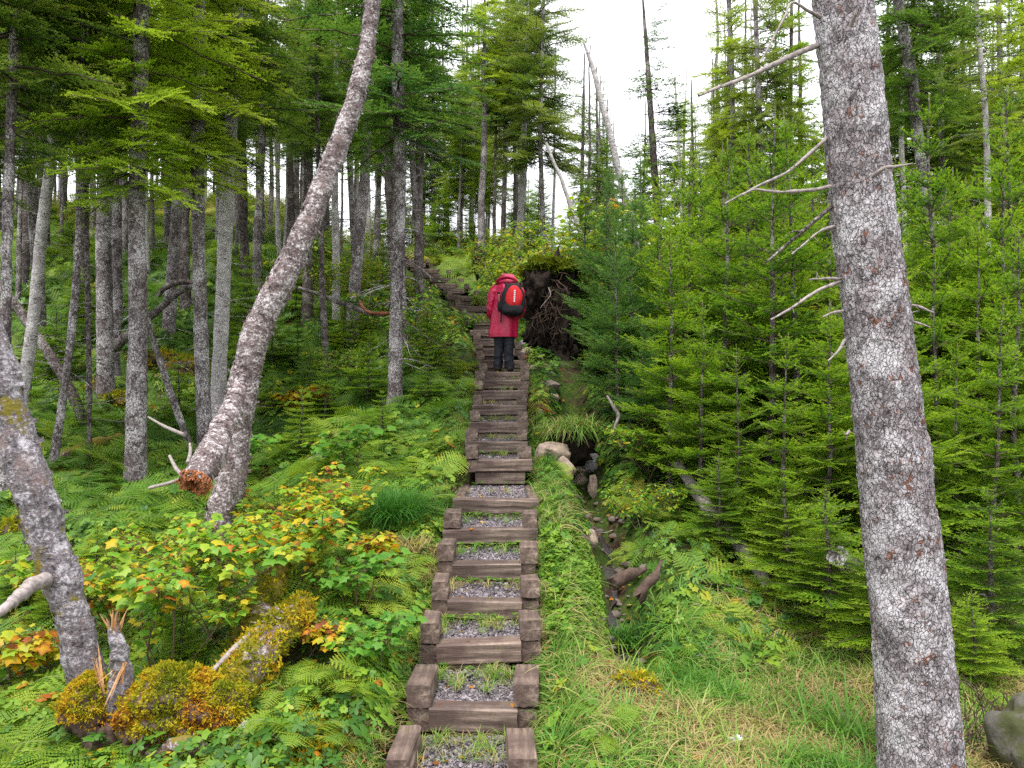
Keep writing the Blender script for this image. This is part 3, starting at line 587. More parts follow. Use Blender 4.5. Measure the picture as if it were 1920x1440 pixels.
# leaning birch, curved birch and the broken pieces -----------------------------------------
def bigtree(name, path, w, Y, bark, lab, ztop=None, ylean=0., seed=0, cat='tree', extra=None, peel=260, sides=44, open_top=False, zsink=True):
    m_ = len(path); Ys = np.asarray(Y, float) if hasattr(Y, '__len__') else Y + np.linspace(0, ylean, m_)
    p = np.array([P(x, y, yy) for (x, y), yy in zip(path, Ys)]); rad = np.interp(np.linspace(0, 1, m_), np.linspace(0, 1, len(w)), w) * Ys / F / 2
    if ztop: d = nrm((p[-1] - p[-2]) * [.8, .8, 1]); p = np.vstack([p, p[-1] + d * (ztop - p[-1][2])]); rad = np.append(rad, .03)
    b = p[0].copy(); L = np.linalg.norm(np.diff(p, axis=0), axis=1).sum(); n = int(L / .025) + 5
    s = spline(np.column_stack([p - b, rad]), n); V, Fc = tube(s[:, :3], s[:, 3], sides); nv = V.reshape(n, sides, 3); D = nrm(nv - s[:, None, :3])
    rr = s[:, 3][:, None] / rad.max(); V = nv + D * ((fbm(nv * 6, seed, 3) * .016 + fbm(nv * [30, 30, 30], seed + 4, 3) * .006) * rr)[..., None]
    root = obj(name, None, None, tuple(b)); g = G(); g.add(V.reshape(-1, 3), Fc)
    for ring, pu in ((V[0], s[0, :3] - s[1, :3]), (V[-1], s[-1, :3] - s[-2, :3])): capfan(g, ring, 0, 0, nrm(pu) * .01)
    rg = np.random.default_rng(seed)
    if peel:                                        # curling shreds of papery bark
        i = rg.integers(2, n - 2, peel); j = rg.integers(0, sides, peel); c = V[i, j]; d = D[i, j]; t = nrm(s[np.minimum(i + 1, n - 1), :3] - s[i, :3]); u = np.cross(t, d)
        a = rg.uniform(.008, .035, peel)[:, None]; h = rg.uniform(.004, .02, peel)[:, None]; lift = rg.uniform(.004, .03, peel)[:, None]
        q = np.stack([c - u * a - t * h, c - u * a + t * h, c + u * a * .2 + t * h + d * lift * .4, c + u * a * .2 - t * h + d * lift * .4, c + u * a + t * h * .7 + d * lift, c + u * a - t * h * .7 + d * lift], 1)
        k = np.arange(peel)[:, None] * 6; g.add(q.reshape(-1, 3), np.vstack([k + [0, 1, 2, 3], k + [3, 2, 4, 5]]))
    obj('trunk', g.mesh('trunk', bark, True), root)
    reg(root, lab, None, cat, None); return root, p, rad, (V, s)
lb = bigtree('birch_tree', [(405, 1010), (432, 900), (442, 800), (462, 700), (492, 600), (530, 520), (562, 455), (592, 385), (616, 318), (648, 240), (672, 160), (688, 90), (696, 20)], [58, 58, 57, 54, 52, 50, 46, 42, 39, 36, 34, 31, 29], 7.4, M['birch'],
        'thick peeling birch leaning right, from the bushes up to the top edge', 8, .9, 61, peel=900)
o = obj('crown', TALL[4], lb[0], (2.1, .9, 6.3), (0, 0, 1), .8)
cbt = bigtree('birch_tree', [(175, 1330), (158, 1260), (140, 1180), (112, 1080), (82, 980), (52, 880), (22, 780), (0, 690), (-30, 600), (-80, 480)], [68, 65, 61, 64, 66, 67, 63, 58, 53, 45], 4.7, M['curvebark'],
        'lichen-covered curved birch trunk leaning out past the left edge', 5, -.1, 63, peel=420)
g = G(); b0 = cbt[1][0]
s = spline(np.array([P(95, 1085, 4.65), P(70, 1092, 4.5), P(35, 1118, 4.3), P(8, 1142, 4.1), P(-30, 1170, 4.0)]) - b0, 30); g.add(*tube(s, np.linspace(.05, .018, 30), 14, .012, 3, 20))
obj('branch', g.mesh('branch', M['deadwood'], True), cbt[0])
def log(name, pts3, rad, bark, lab, seed=0, sides=36, rough=.014, hollow=None, kind='bark', peel=0, cat='log', jag=0., coreM=None, fine=.03):
    p = np.asarray(pts3, float); rad = np.asarray(rad, float); rad = np.interp(np.linspace(0, 1, len(p)), np.linspace(0, 1, len(rad)), rad); b = p[0].copy()
    L = np.linalg.norm(np.diff(p, axis=0), axis=1).sum(); n = max(8, int(L / fine)); s = spline(np.column_stack([p - b, rad]), n); V, Fc = tube(s[:, :3], s[:, 3], sides)
    nv = V.reshape(n, sides, 3); D = nrm(nv - s[:, None, :3]); k = rad.max()
    nv = nv + D * (fbm(nv * 7, seed, 3) * rough + fbm(nv * 32, seed + 3, 2) * rough * .4)[..., None] * (s[:, 3] / k)[:, None, None]
    rg = np.random.default_rng(seed); t0 = nrm(s[1, :3] - s[0, :3]); t1 = nrm(s[-1, :3] - s[-2, :3])
    if jag: nv[0] -= t0 * rg.uniform(0, jag, (sides, 1)); nv[-1] += t1 * rg.uniform(0, jag, (sides, 1))
    root = obj(name, None, None, tuple(b)); g = G(); g.add(nv.reshape(-1, 3), Fc); capfan(g, nv[-1]); 
    if not hollow: capfan(g, nv[0])
    gb = g
    if hollow:                                      # crumbling heartwood round a dark hollow
        g = G(); rr = rad[0]; u = nrm(np.cross(t0, [0, 0, 1])); w = np.cross(u, t0)
        c = np.zeros(3); rings = []
        for q, (f, dpt) in enumerate([(1.0, -.005), (.96, .02), (.62, .04), (.5, -.02), (.36, -.10), (.2, -.2), (.03, -.22)]):
            a = np.arange(30) * 2 * math.pi / 30; r = rr * f * (1 + rg.normal(0, .09, 30)); e = dpt + rg.normal(0, .014, 30)
            rings.append(c + np.outer(np.cos(a) * r, u) + np.outer(np.sin(a) * r, w) - t0 * e[:, None])
        Vr = np.concatenate(rings); i = np.arange(6)[:, None] * 30; j = np.arange(30)[None, :]; kk = (j + 1) % 30
        g.add(Vr, np.stack([i + j, i + kk, i + 30 + kk, i + 30 + j], -1).reshape(-1, 4))
        for q in range(150):
            a = rg.uniform(0, 6.28); r = rr * rg.uniform(.5, 1.1); p0 = (math.cos(a) * u + math.sin(a) * w) * r + t0 * .03; L = rg.uniform(.02, .09); e = nrm(-t0 + rg.normal(0, .35, 3))
            g.add(*tube([p0, p0 + e * L * .6, p0 + e * L], [.011, .008, .002], 4))
        obj('rotten_heartwood', g.mesh('rotten_heartwood', M['rotlight']), root)
    if peel:
        g = gb
        for q in range(peel):
            i = rg.integers(1, n - 1); j = rg.integers(0, sides); c = nv[i, j]; d = D[i, j]; u = np.cross(t0, d); a = rg.uniform(.02, .06); h = rg.uniform(.005, .02); l = rg.uniform(.01, .04)
            g.add([c - u * a, c - u * a + t0 * h, c + u * a * .3 + t0 * h + d * l * .5, c + u * a * .3 + d * l * .5, c + u * a + t0 * h + d * l, c + u * a + d * l], [[0, 1, 2, 3], [3, 2, 4, 5]])
    obj(kind, gb.mesh(kind, bark, True), root)
    if lab: reg(root, lab, None, cat, None)
    return root
px = lambda a: [P(*q) for q in a]
def glog(a, up=0.): return [np.array(onG(*(hit(x, y)[:2]), up)) for x, y in a]
log('fallen_log', px([(366, 905, 6.2), (388, 868, 6.35), (412, 815, 6.7), (436, 762, 7.1), (448, 730, 7.3)]), [.115, .118, .1, .085, .06], M['birch'], 'broken birch log with orange rotten hollow end, propped against the leaning birch', 71, hollow=True, peel=90, jag=.03)
log('fallen_log', [np.array(onG(*P(a, b, y)[:2], u)) for a, b, y, u in [(500, 1000, 6.5, .12), (520, 1050, 6.1, .14), (500, 1110, 5.75, .15), (472, 1190, 5.4, .12), (450, 1230, 5.2, .06)]], [.08, .095, .10, .10, .08], M['mossbark'], 'peeling white log lying under the yellow-green shrub, above the mossy log', 72, peel=60, jag=.02)
LGa = REG[-1][0]
log('fallen_log', px([(566, 1142, 5.35), (540, 1165, 5.2), (500, 1205, 5.0), (455, 1258, 4.8), (412, 1310, 4.6)]), [.085, .105, .12, .13, .135], M['mossbark'], 'thick mossy birch log with jagged upper end, joining the mossy mound', 73, jag=.05, peel=50)
LG = [REG[-1][0], LGa]
log('dead_branch', px([(558, 1130, 5.22), (510, 1160, 5.08), (452, 1205, 4.85), (395, 1262, 4.6)]), [.012, .017, .018, .014], M['deadwood'], 'thin grey stick lying along the top of the thick mossy log', 74, 8, .004, cat='branch')
def splinters(g, c, r, h0, n, rg, lean=(0, 0, 1), L=(.05, .2), w=.012):
    for _ in range(n):
        a = rg.uniform(0, 6.28); p = c + np.array([math.cos(a), math.sin(a), 0]) * r * rg.uniform(.3, 1); l = rg.uniform(*L); e = nrm(np.array(lean) + rg.normal(0, .22, 3)); u = nrm(np.cross(e, rg.normal(0, 1, 3))); w_ = w * rg.uniform(.4, 1.1)
        g.add([p - u * w_, p + u * w_, p + e * l * .7 + u * w_ * .6, p + e * l * .7 - u * w_ * .5, p + e * l, p + np.cross(u, e) * w_], [[0, 1, 2, 3], [3, 2, 4, 4], [1, 5, 2, 2]][:1]); g.add([p + e * l * .7 - u * w_ * .5, p + e * l * .7 + u * w_ * .6, p + e * l], [[0, 1, 2]])
def logmoss(root, dens, tint, seed, size=.026, up=-.05, rust=.0):
    me = root.children[0].data; V = np.zeros(len(me.vertices) * 3, np.float32); me.vertices.foreach_get('co', V); V = V.reshape(-1, 3); nn = np.zeros(len(me.vertices) * 3, np.float32); me.vertices.foreach_get('normal', nn); nn = nn.reshape(-1, 3)
    rg = np.random.default_rng(seed); i = rg.integers(0, len(V), dens); i = i[nn[i, 2] + vnoise(V[i] * 6, seed) * .9 > up]; gm = G(); tufts(gm, V[i] + rg.normal(0, .008, (len(i), 3)), nn[i], size, rg, tint + vnoise(V[i] * 7, seed + 1) * .3 + rust * rg.random(len(i))); obj('moss', gm.mesh('moss', M['moss']), root)
b = P(222, 1380, 4.5); root = obj('broken_stump', None, None, tuple(b)); s = spline(np.column_stack([np.array(px([(222, 1390, 4.5), (224, 1320, 4.5), (228, 1260, 4.48), (222, 1215, 4.46), (212, 1180, 4.45)])) - b, [.075, .07, .055, .045, .03]]), 40)
V, Fc = tube(s[:, :3], s[:, 3], 22, .02, 5, 18); g = G(); nv = V.reshape(40, 22, 3); rg = np.random.default_rng(4); nv[-1] += np.array([0, 0, 1]) * rg.uniform(-.05, .09, (22, 1)); g.add(nv.reshape(-1, 3), Fc)
obj('trunk', g.mesh('trunk', M['curvebark'], True), root); g = G()
splinters(g, s[-3, :3], .03, 0, 26, rg, (.1, 0, 1), (.06, .17), .009); splinters(g, s[-12, :3] + [.03, -.03, 0], .02, 0, 12, rg, (-.4, 0, -1), (.1, .28), .008); splinters(g, s[14, :3] + [-.055, -.03, 0], .015, 0, 8, rg, (.02, 0, 1), (.25, .42), .010)
capfan(g, nv[-4] * .999 + 0, push=np.array([0, 0, -.02])); obj('splintered_wood', g.mesh('splintered_wood', M['fresh']), root)
reg(root, 'short snapped stump with pale splinters sticking up from the mossy mound', None, 'stump', None)

def blob(c, r, n=64, rough=.25, s=0, fq=2.2, flat=1., fine=.06):
    a = np.linspace(0, math.pi, n // 2); b = np.arange(n) * 2 * math.pi / n; A, B = np.meshgrid(a, b, indexing='ij')
    U = np.stack([np.sin(A) * np.cos(B), np.sin(A) * np.sin(B), np.cos(A)], -1); k = 1 + fbm(U * fq + s * 7.3, s, 3) * rough + fbm(U * fq * 5, s + 5, 2) * fine
    V = U * k[..., None] * np.array(r); i = np.arange(n // 2 - 1)[:, None] * n; j = np.arange(n)[None, :]; q = (j + 1) % n
    return (V + np.array(c)).reshape(-1, 3), np.stack([i + j, i + n + j, i + n + q, i + q], -1).reshape(-1, 4), nrm(V).reshape(-1, 3)
def tufts(g, Pn, Nn, size, rg, tint, k=5):
    """little leafy moss stars on given points"""
    n = len(Pn); Pn = np.repeat(Pn, k, 0); Nn = np.repeat(Nn, k, 0); d = nrm(Nn * .8 + rg.normal(0, .6, Pn.shape)); u = nrm(np.cross(d, rg.normal(0, 1, Pn.shape))); L = size * rg.uniform(.5, 1.3, (len(Pn), 1)); o = Pn + rg.normal(0, size * .25, Pn.shape)
    V = np.stack([o - u * L * .22, o + u * L * .22, o + d * L * .7 + u * L * .2, o + d * L], 1); tt = np.clip(np.repeat(np.broadcast_to(tint, (n,)), k) + rg.normal(0, .1, n * k), 0, 1)
    ii = np.arange(n * k)[:, None] * 4; g.add(V.reshape(-1, 3), np.vstack([ii + [0, 1, 2], ii + [0, 2, 3]]), np.repeat(tt, 4))
def mossy(name, parts, lab, seed, cat, rust=.5, parent=None, dens=2600, size=.028, tag_=True, core='rootwood', tb=.45):
    rg = np.random.default_rng(seed); b = np.array(parts[0][0]); root = parent or obj(name, None, None, tuple(b)); off = b if parent is None else np.array(parent.location)
    g = G(); gm = G()
    for c, r in parts:
        V, Fc, Nn = blob(np.array(c) - off, r, 56, .3, seed + int(c[0] * 10)); g.add(V, Fc, .9)
        area = (r[0] * r[2] + r[0] * r[1]) * 6; k = int(dens * area) + 60; i = rg.integers(0, len(V), k); top = sst(-.75, .1, Nn[i, 2] + vnoise(V[i] * 9, seed) * .5)
        keep = rg.random(k) < top; i = i[keep]; t = tb + vnoise(V[i] * 7, seed + 1) * .36 + .2 * vnoise(V[i] * 24, seed + 2) + rust * (1 - sst(-.2, .75, Nn[i, 2])) * .6
        tufts(gm, V[i] + rg.normal(0, .006, (len(i), 3)), Nn[i], size, rg, t, 6)
    obj('clump', g.mesh('clump', M[core], True), root); obj('moss', gm.mesh('moss', M['moss']), root)
    if tag_: reg(root, lab, None, cat, None)
    return root
mm = mossy('mossy_root_mound', [(P(340, 1318, 4.55), (.33, .22, .17)), (P(420, 1335, 4.5), (.15, .14, .13)), (P(262, 1345, 4.5), (.13, .12, .17)), (P(330, 1360, 4.45), (.24, .14, .12))], 'large golden and rust moss mound on old roots at lower left', 81, 'moss mound', dens=15000, size=.018)
mossy('x', [(P(164, 1325, 4.5), (.14, .14, .15))], '', 82, '', parent=mm, tag_=False, dens=15000, rust=.3, size=.018)
g = G(); b = np.array(mm.location); V, Fc, Nn = blob(P(190, 1385, 4.45) - b, (.09, .09, .1), 40, .3, 3, 3); g.add(V, Fc); V, Fc, Nn = blob(P(330, 1440, 4.55) - b, (.33, .2, .16), 56, .35, 6, 2.5, fine=.1); g.add(V, Fc)
V, Fc, Nn = blob(P(455, 1372, 4.45) - b, (.11, .07, .05), 40, .25, 9, 3); g.add(V, Fc)
rg = np.random.default_rng(9)
for k in range(34):
    p0 = P(rg.uniform(240, 440), rg.uniform(1372, 1400), 4.3) - b; q = [p0]; e = np.array([rg.normal(0, .5), -.15, -1])
    for s_i in range(5): e = nrm(e + rg.normal(0, .35, 3)); q.append(q[-1] + e * .035)
    g.add(*tube(q, np.linspace(rg.uniform(.003, .009), .001, 6), 5))
obj('root', g.mesh('root', M['rootwood'], True), mm)
s = spline(np.array([P(215, 1450, 4.3), P(280, 1418, 4.3), P(350, 1400, 4.25), P(430, 1430, 4.3), P(500, 1450, 4.4)]) - b, 40); g = G(); g.add(*tube(s, np.linspace(.035, .05, 40), 16, .02, 4, 14)); obj('root', g.mesh('root', M['mossbark'], True), mm)
V, Fc, Nn = blob((0, 0, 0), (.07, .05, .05), 36, .25, 12, 3); oo = obj('root', G().add(V, Fc).mesh('root', M['palebark'], True), mm, tuple(P(470, 1366, 4.42) - b))

logmoss(REG[-3][0] if False else LG[0], 2600, .35, 5, rust=.3); logmoss(LG[1], 1500, .3, 6)
# moss hummocks among the ferns on the left, and by the grass
for i, (x, y, rx, rz, t, lb_) in enumerate([(245, 1035, .22, .10, .35, 'green-gold moss cushion beside the curved birch, behind the yellow-leaved shrub'), (285, 1160, .13, .07, .25, 'small green moss cushion beneath the yellow-leaved shrub'), (300, 690, .5, .22, .35, 'wide mossy hummock between the stoutest trunk and the slim dead pole'),
      (345, 700, .35, .2, .45, 'golden mossy hummock just left of the straight lichened trunk'), (185, 745, .22, .18, .5, 'mossy stump-like hummock right of the thin dark pole'), (215, 760, .3, .14, .3, 'olive mossy hummock left of the stoutest trunk'), (1195, 1318, .13, .09, .5, 'golden moss clump in the grass right of the stairs'), (25, 1010, .18, .12, .5, 'moss-topped boulder at the left edge')]):
    p = hit(x, y); mossy('moss_hummock', [(tuple(p + [0, .1, rz * .35]), (rx, rx * .8, rz))], lb_, 90 + i, 'moss', dens=2600 if p[1] < 7 else 900, size=.03 if p[1] < 7 else .05, rust=.25, tb=t)
# logs and poles lying on the left slope
log('fallen_pole', [x + [0, 0, .07] for x in glog([(205, 758), (280, 755), (365, 762)])], [.04, .05, .05], M['darkbark'], 'thin fallen trunk lying level behind the stoutest grey trunk', 101, 10, cat='log')
log('fallen_log', [x + [0, 0, .08] for x in glog([(105, 875), (165, 848), (225, 832)])], [.07, .075, .06], M['mossbark'], 'mossy low log between the thin poles at left', 102, 14, cat='log')
log('fallen_pole', px([(210, 655, 13.4), (250, 620, 13.4), (300, 578, 13.6), (340, 545, 13.8), (360, 535, 13.9)]), [.085, .075, .06, .05, .04], M['darkbark'], 'broken brown trunk slanting up to the right behind the stoutest trunk', 103, 12, cat='log')
log('dead_branch', px([(296, 556, 12.6), (305, 543, 12.6), (325, 532, 12.7), (350, 529, 12.8), (366, 530, 12.8)]), [.035, .045, .045, .04, .03], M['darkbark'], 'arched dark branch left of the straight lichened trunk', 104, 10, cat='branch')
log('fallen_log', px([(560, 540, 15.0), (600, 552, 14.8), (650, 572, 14.5), (690, 586, 14.3), (730, 592, 14.2)]), [.03, .035, .045, .05, .05], M['darkbark'], 'fallen reddish-brown trunk behind the twiggy trunk nearest the stairs', 105, 10, cat='log')
log('uprooted_root', px([(675, 565, 13.6), (680, 575, 13.5), (690, 585, 13.4), (712, 588, 13.4), (733, 588, 13.4)]), [.025, .03, .035, .03, .03], M['rot'], 'curved orange root left of the twiggy trunk nearest the stairs', 106, 8, cat='root')
for i, (a, lb_) in enumerate([([(280, 915, 6.6), (320, 905, 6.5), (350, 895, 6.4)], 'silvery stick poking left from the rotten log end'), ([(318, 855, 6.8), (330, 878, 6.6), (350, 900, 6.35)], 'forked silvery stub standing over the rotten log end'), ([(278, 782, 8.9), (310, 800, 8.4), (345, 815, 8.0)], 'long dead stick right of the stoutest trunk foot'),
      ([(356, 832, 7.5), (357, 845, 7.4), (352, 868, 7.2)], 'short white twig above the broken log'), ([(500, 1010, 6.2), (560, 985, 6.5), (610, 975, 6.8)], 'dry stick low under the shrub right of the leaning birch')]):
    log('dead_branch', px(a), [.012, .016, .018] if i < 4 else [.01, .012, .008], M['deadwood'], lb_, 110 + i, 7, .003, cat='branch')
log('fallen_log', px([(1272, 872, 8.6), (1300, 915, 8.2), (1340, 968, 7.7), (1392, 1030, 7.2), (1440, 1095, 6.8)]), [.05, .06, .07, .07, .05], M['deadwood'], 'weathered grey log slanting down to the right in front of the young firs', 120, 14, jag=.06)
log('fallen_log', px([(1572, 1045, 6.2), (1600, 1066, 6.4), (1640, 1095, 6.7)]), [.075, .085, .08], M['bark'], 'short pale log end poking out left of the massive trunk', 121, 18, jag=.05)
log('rotten_stump', px([(1155, 1092, 6.3), (1180, 1080, 6.35), (1205, 1070, 6.4)]), [.035, .045, .03], M['rootwood'], 'reddish rotten wood piece lying by the dark stream hollow', 122, 16, .04, jag=.07, cat='stump')
log('rotten_stump', px([(1205, 1110, 6.1), (1225, 1085, 6.15), (1236, 1062, 6.2)]), [.04, .035, .02], M['rootwood'], 'brown broken root stub at the right rim of the stream hollow', 123, 14, .04, jag=.1, cat='stump')
log('dead_branch', px([(1138, 742, 9.0), (1152, 765, 9.0), (1160, 778, 9.0), (1153, 800, 9.0), (1150, 815, 9.0)]), [.010, .02, .024, .018, .012], M['deadwood'], 'crooked grey snag stick above the shaggy tussock', 124, 8, .004, cat='branch')
log('dead_branch', px([(1008, 762, 10.4), (1025, 768, 10.3), (1042, 775, 10.2)]), [.01, .014, .01], M['rot'], 'short orange-brown stick among pebbles right of the middle stairs', 125, 7, .003, cat='branch')

# upturned root plate right of the hiker --------------------------------------------------
c0 = P(1030, 590, 14.4); root = obj('upturned_root_plate', None, None, tuple(c0 - [0, 0, .9]), (0, 0, 0), (.8, 1, .97)); g = G(); V, Fc, Nn = blob((.12, .45, .95), (.55, .42, .98), 80, .55, 21, 2.8, fine=.2); g.add(V, Fc)
V, Fc, Nn = blob((-.25, .15, 1.45), (.3, .25, .35), 50, .4, 24, 3, fine=.14); g.add(V, Fc); V, Fc, Nn = blob((.32, .15, .35), (.3, .28, .6), 50, .5, 25, 3, fine=.2); g.add(V, Fc)
obj('soil', g.mesh('soil', M['root'], True), root); g = G(); rg = np.random.default_rng(22)
for k in range(150):
    a = rg.uniform(0, 6.28); r = rg.uniform(0, .42); p0 = np.array([.08 + r * math.cos(a), .12, 1.1 + r * 1.7 * math.sin(a)]); e = nrm(np.array([rg.normal(0, .7), -.5, rg.normal(-.5, .6)])); q = [p0]; L = rg.uniform(.2, .7)
    for s_i in range(6): e = nrm(e + rg.normal(0, .4, 3) + [0, .06, -.12]); q.append(q[-1] + e * L / 6)
    g.add(*tube(q, np.linspace(rg.uniform(.006, .022), .002, 7), 5), 0)
obj('root', g.mesh('root', M['rootwood'], True), root)
V, Fc, Nn = blob((.05, .5, 1.85), (.62, .5, .16), 56, .5, 26, 2.6); gm = G(); i = rg.integers(0, len(V), 2600); i = i[Nn[i, 2] > -.2]; tufts(gm, V[i], Nn[i], .06, rg, .12 + vnoise(V[i] * 4, 3) * .15); gm.add(V, Fc, .05); obj('moss', gm.mesh('moss', M['moss']), root)
p = np.array([P(1028, 535, 14.1), P(1032, 550, 14.0), P(1020, 562, 14.0), P(1008, 575, 13.9)]) - np.array(root.location); obj('root', G().add(*tube(spline(p, 16), np.linspace(.010, .003, 16), 6, .003)).mesh('root', M['deadwood'], True), root)
reg(root, 'dark upturned root plate with hanging roots and moss cap right of the hiker', None, 'root plate', None)
c0 = P(897, 482, 23); root = obj('small_root_plate', None, None, tuple(c0)); g = G(); V, Fc, Nn = blob((0, 0, -.1), (.16, .12, .42), 36, .45, 33, 3, fine=.2); g.add(V, Fc); obj('soil', g.mesh('soil', M['root'], True), root)
reg(root, 'small blackened stump below the grey crest trunk, left above the hiker', None, 'stump', None)

# stones -----------------------------------------------------------------------------------
def rock(x, y, w, h, m, lab, seed, sink=.25, deep=.8):
    p = hit(x, y + h * .45); s = p[1] / F; r = (w * s / 2, w * s / 2 * deep, h * s / 2 * 1.25); c = np.array([(x - 960) / F * p[1], p[1] + r[1] * .5, 0]); c[2] = float(H(c[0], c[1])) + r[2] * (1 - sink) - .02
    c[2] = max(c[2], (720 - y) / F * p[1] - .03) if w > 30 else c[2]
    V, Fc, Nn = blob((0, 0, 0), r, 48, .26, seed, 1.6, fine=.035); V = np.where(np.abs(V) > 0, V, 0); g = G(); g.add(V, Fc)
    # flatten a few facets
    rg = np.random.default_rng(seed)
    for _ in range(7):
        n = nrm(rg.normal(0, 1, 3) * [1, 1, .7]); lim = .78 * np.linalg.norm(n * r); dd = V @ n; V = V - np.maximum(dd - lim, 0)[:, None] * n * .85
    g.V[0] = V
    o = obj('stone', g.mesh('stone', m, True), None, tuple(c)); reg(o, lab, None, 'stone', 'stones beside the stairs'); return o
for i, a in enumerate([(1035, 853, 72, 36, 'rocktan', 'largest pale stone right of the stairs above the gravel landing'), (1058, 884, 50, 38, 'rocktan', 'second largest pale stone, just below the largest one right of the stairs'), (1112, 871, 38, 32, 'rockgrey', 'greyer stone at the right end of the stone group by the landing'),
      (1090, 902, 26, 20, 'rocktan', 'small stone lowest in the pale group beside the landing'), (1031, 726, 44, 20, 'rockbrown', 'flat dark-brown stone right of the middle stairs'), (1038, 745, 24, 16, 'rocktan', 'pinkish stone just below the flat dark-brown stone'), (1017, 760, 13, 11, 'rocktan', 'upper of two little pebbles right of the middle stairs'),
      (1014, 774, 16, 11, 'rocktan', 'lower of two little pebbles right of the middle stairs'), (984, 647, 26, 14, 'rockgrey', 'grey stone immediately right of the hiker trousers'), (987, 659, 26, 14, 'rocktan', 'tan stone just below the grey one beside the hiker'), (1108, 1014, 30, 32, 'rocktan', 'smooth stone half sunk beside the water trickle'),
      (1113, 915, 18, 46, 'rocktan', 'upright reddish stone at the head of the water trickle'), (848, 1424, 54, 22, 'rocktan', 'flat pale stone at the very foot of the stairs, left one'), (905, 1424, 42, 20, 'rocktan', 'flat pale stone at the very foot of the stairs, right one'), (608, 858, 60, 20, 'rockgrey', 'grey stone showing behind the shrubs right of the leaning birch'),
      (1002, 690, 20, 10, 'rocktan', 'low stone beside the timber block right of the hiker feet'), (1012, 668, 14, 9, 'rockgrey', 'little grey stone between the hiker and the root plate'), (920, 1292, 22, 8, 'rockgrey', 'flat slate slab on the lowest gravel tread')]):
    rock(a[0], a[1], a[2], a[3], M[a[4]], a[5], 200 + i, deep=.8)
p = P(1950, 1425, 4.6); V, Fc, Nn = blob((0, 0, 0), (.24, .26, .33), 56, .25, 41, 1.6); o = obj('boulder', G().add(V, Fc).mesh('boulder', M['rockmoss'], True), None, tuple(p)); reg(o, 'mossy grey boulder in the bottom right corner', None, 'boulder', None)
V, Fc, Nn = blob((0, 0, 0), (.04, .03, .028), 28, .55, 44, 2.6, fine=.2); p = hit(1378, 1412); o = obj('crumpled_tissue', G().add(V, Fc).mesh('crumpled_tissue', M['paper']), None, tuple(p + [0, 0, .06])); reg(o, 'crumpled white tissue lying in the grass at the bottom', None, 'litter', None)
# water trickle in the gully
Yw = np.linspace(5.75, 8.6, 60); gd = np.interp(Yw, [4, 6, 8, 9, 12, 15], [.9, 1.02, 1.12, 1.0, 1.05, 1.3]); Xw = Xs(Yw) + gd + .03 * np.sin(Yw * 9); g = G(); W = .035 + .02 * np.sin(Yw * 7) + .012 * np.sin(Yw * 19)
zz = H(Xw, Yw) + .035; Vw = np.stack([np.stack([Xw - W, Yw, zz], -1), np.stack([Xw, Yw, zz + .012], -1), np.stack([Xw + W, Yw, zz], -1)], 1).reshape(-1, 3); i = np.arange(59)[:, None] * 3
g.add(Vw, np.vstack([i + [0, 1, 4, 3], i + [1, 2, 5, 4]])); tag(obj('water', g.mesh('water', M['water'], True)), kind='structure')

g = G(); rgp = np.random.default_rng(12)
for k in range(150):
    y_ = rgp.uniform(5.7, 11.5); x_ = float(Xs(y_) + np.interp(y_, [4, 6, 8, 9, 12, 15], [.95, 1.05, 1.15, 1.0, 1.05, 1.3])) + rgp.normal(0, .13); r = rgp.uniform(.015, .06); V, Fc, Nn = blob((x_, y_, float(H(x_, y_)) + r * .3), (r, r * .8, r * .6), 14, .25, k, 1.5); g.add(V, Fc)
tag(obj('pebbles', g.mesh('pebbles', M['rockbrown'], True)), 'dark wet pebbles in the little stream gully', 'pebbles', kind='stuff')
# ------------------------------------------------------------------ the staircase
YF = lambda yp: A_ * F * Y0_ / (A_ * F + yp - 720)
ST = [(1475, 722, 1003), (1330, 763, 1011), (1208, 785, 1013), (1128, 806, 1011), (1057, 820, 1008), (992, 832, 1008), (937, 848, 1010), (862, 873, 995), (828, 873, 990), (792, 880, 990), (760, 886, 988), (732, 888, 990), (712, 892, 992), (697, 898, 992)]
ups = [675, 654, 636, 618.5, 598, 588, 574, 555, 541, 531, 521, 514, 504, 493.5, 486, 480, 474]
steps = []
for yp, xl, xr in ST: Y = YF(yp); steps.append([Y, A_ * (Y - Y0_), (xl - 960) / F * Y, (xr - 960) / F * Y])
for yp in ups: Y = YF(yp); c = float(Xs(Y)); steps.append([Y, A_ * (Y - Y0_), c - .42, c + .42])
rg = np.random.default_rng(77)
stair = obj('staircase', None, None, tuple(onG(-.27, 4.08))); SB = np.array(stair.location)
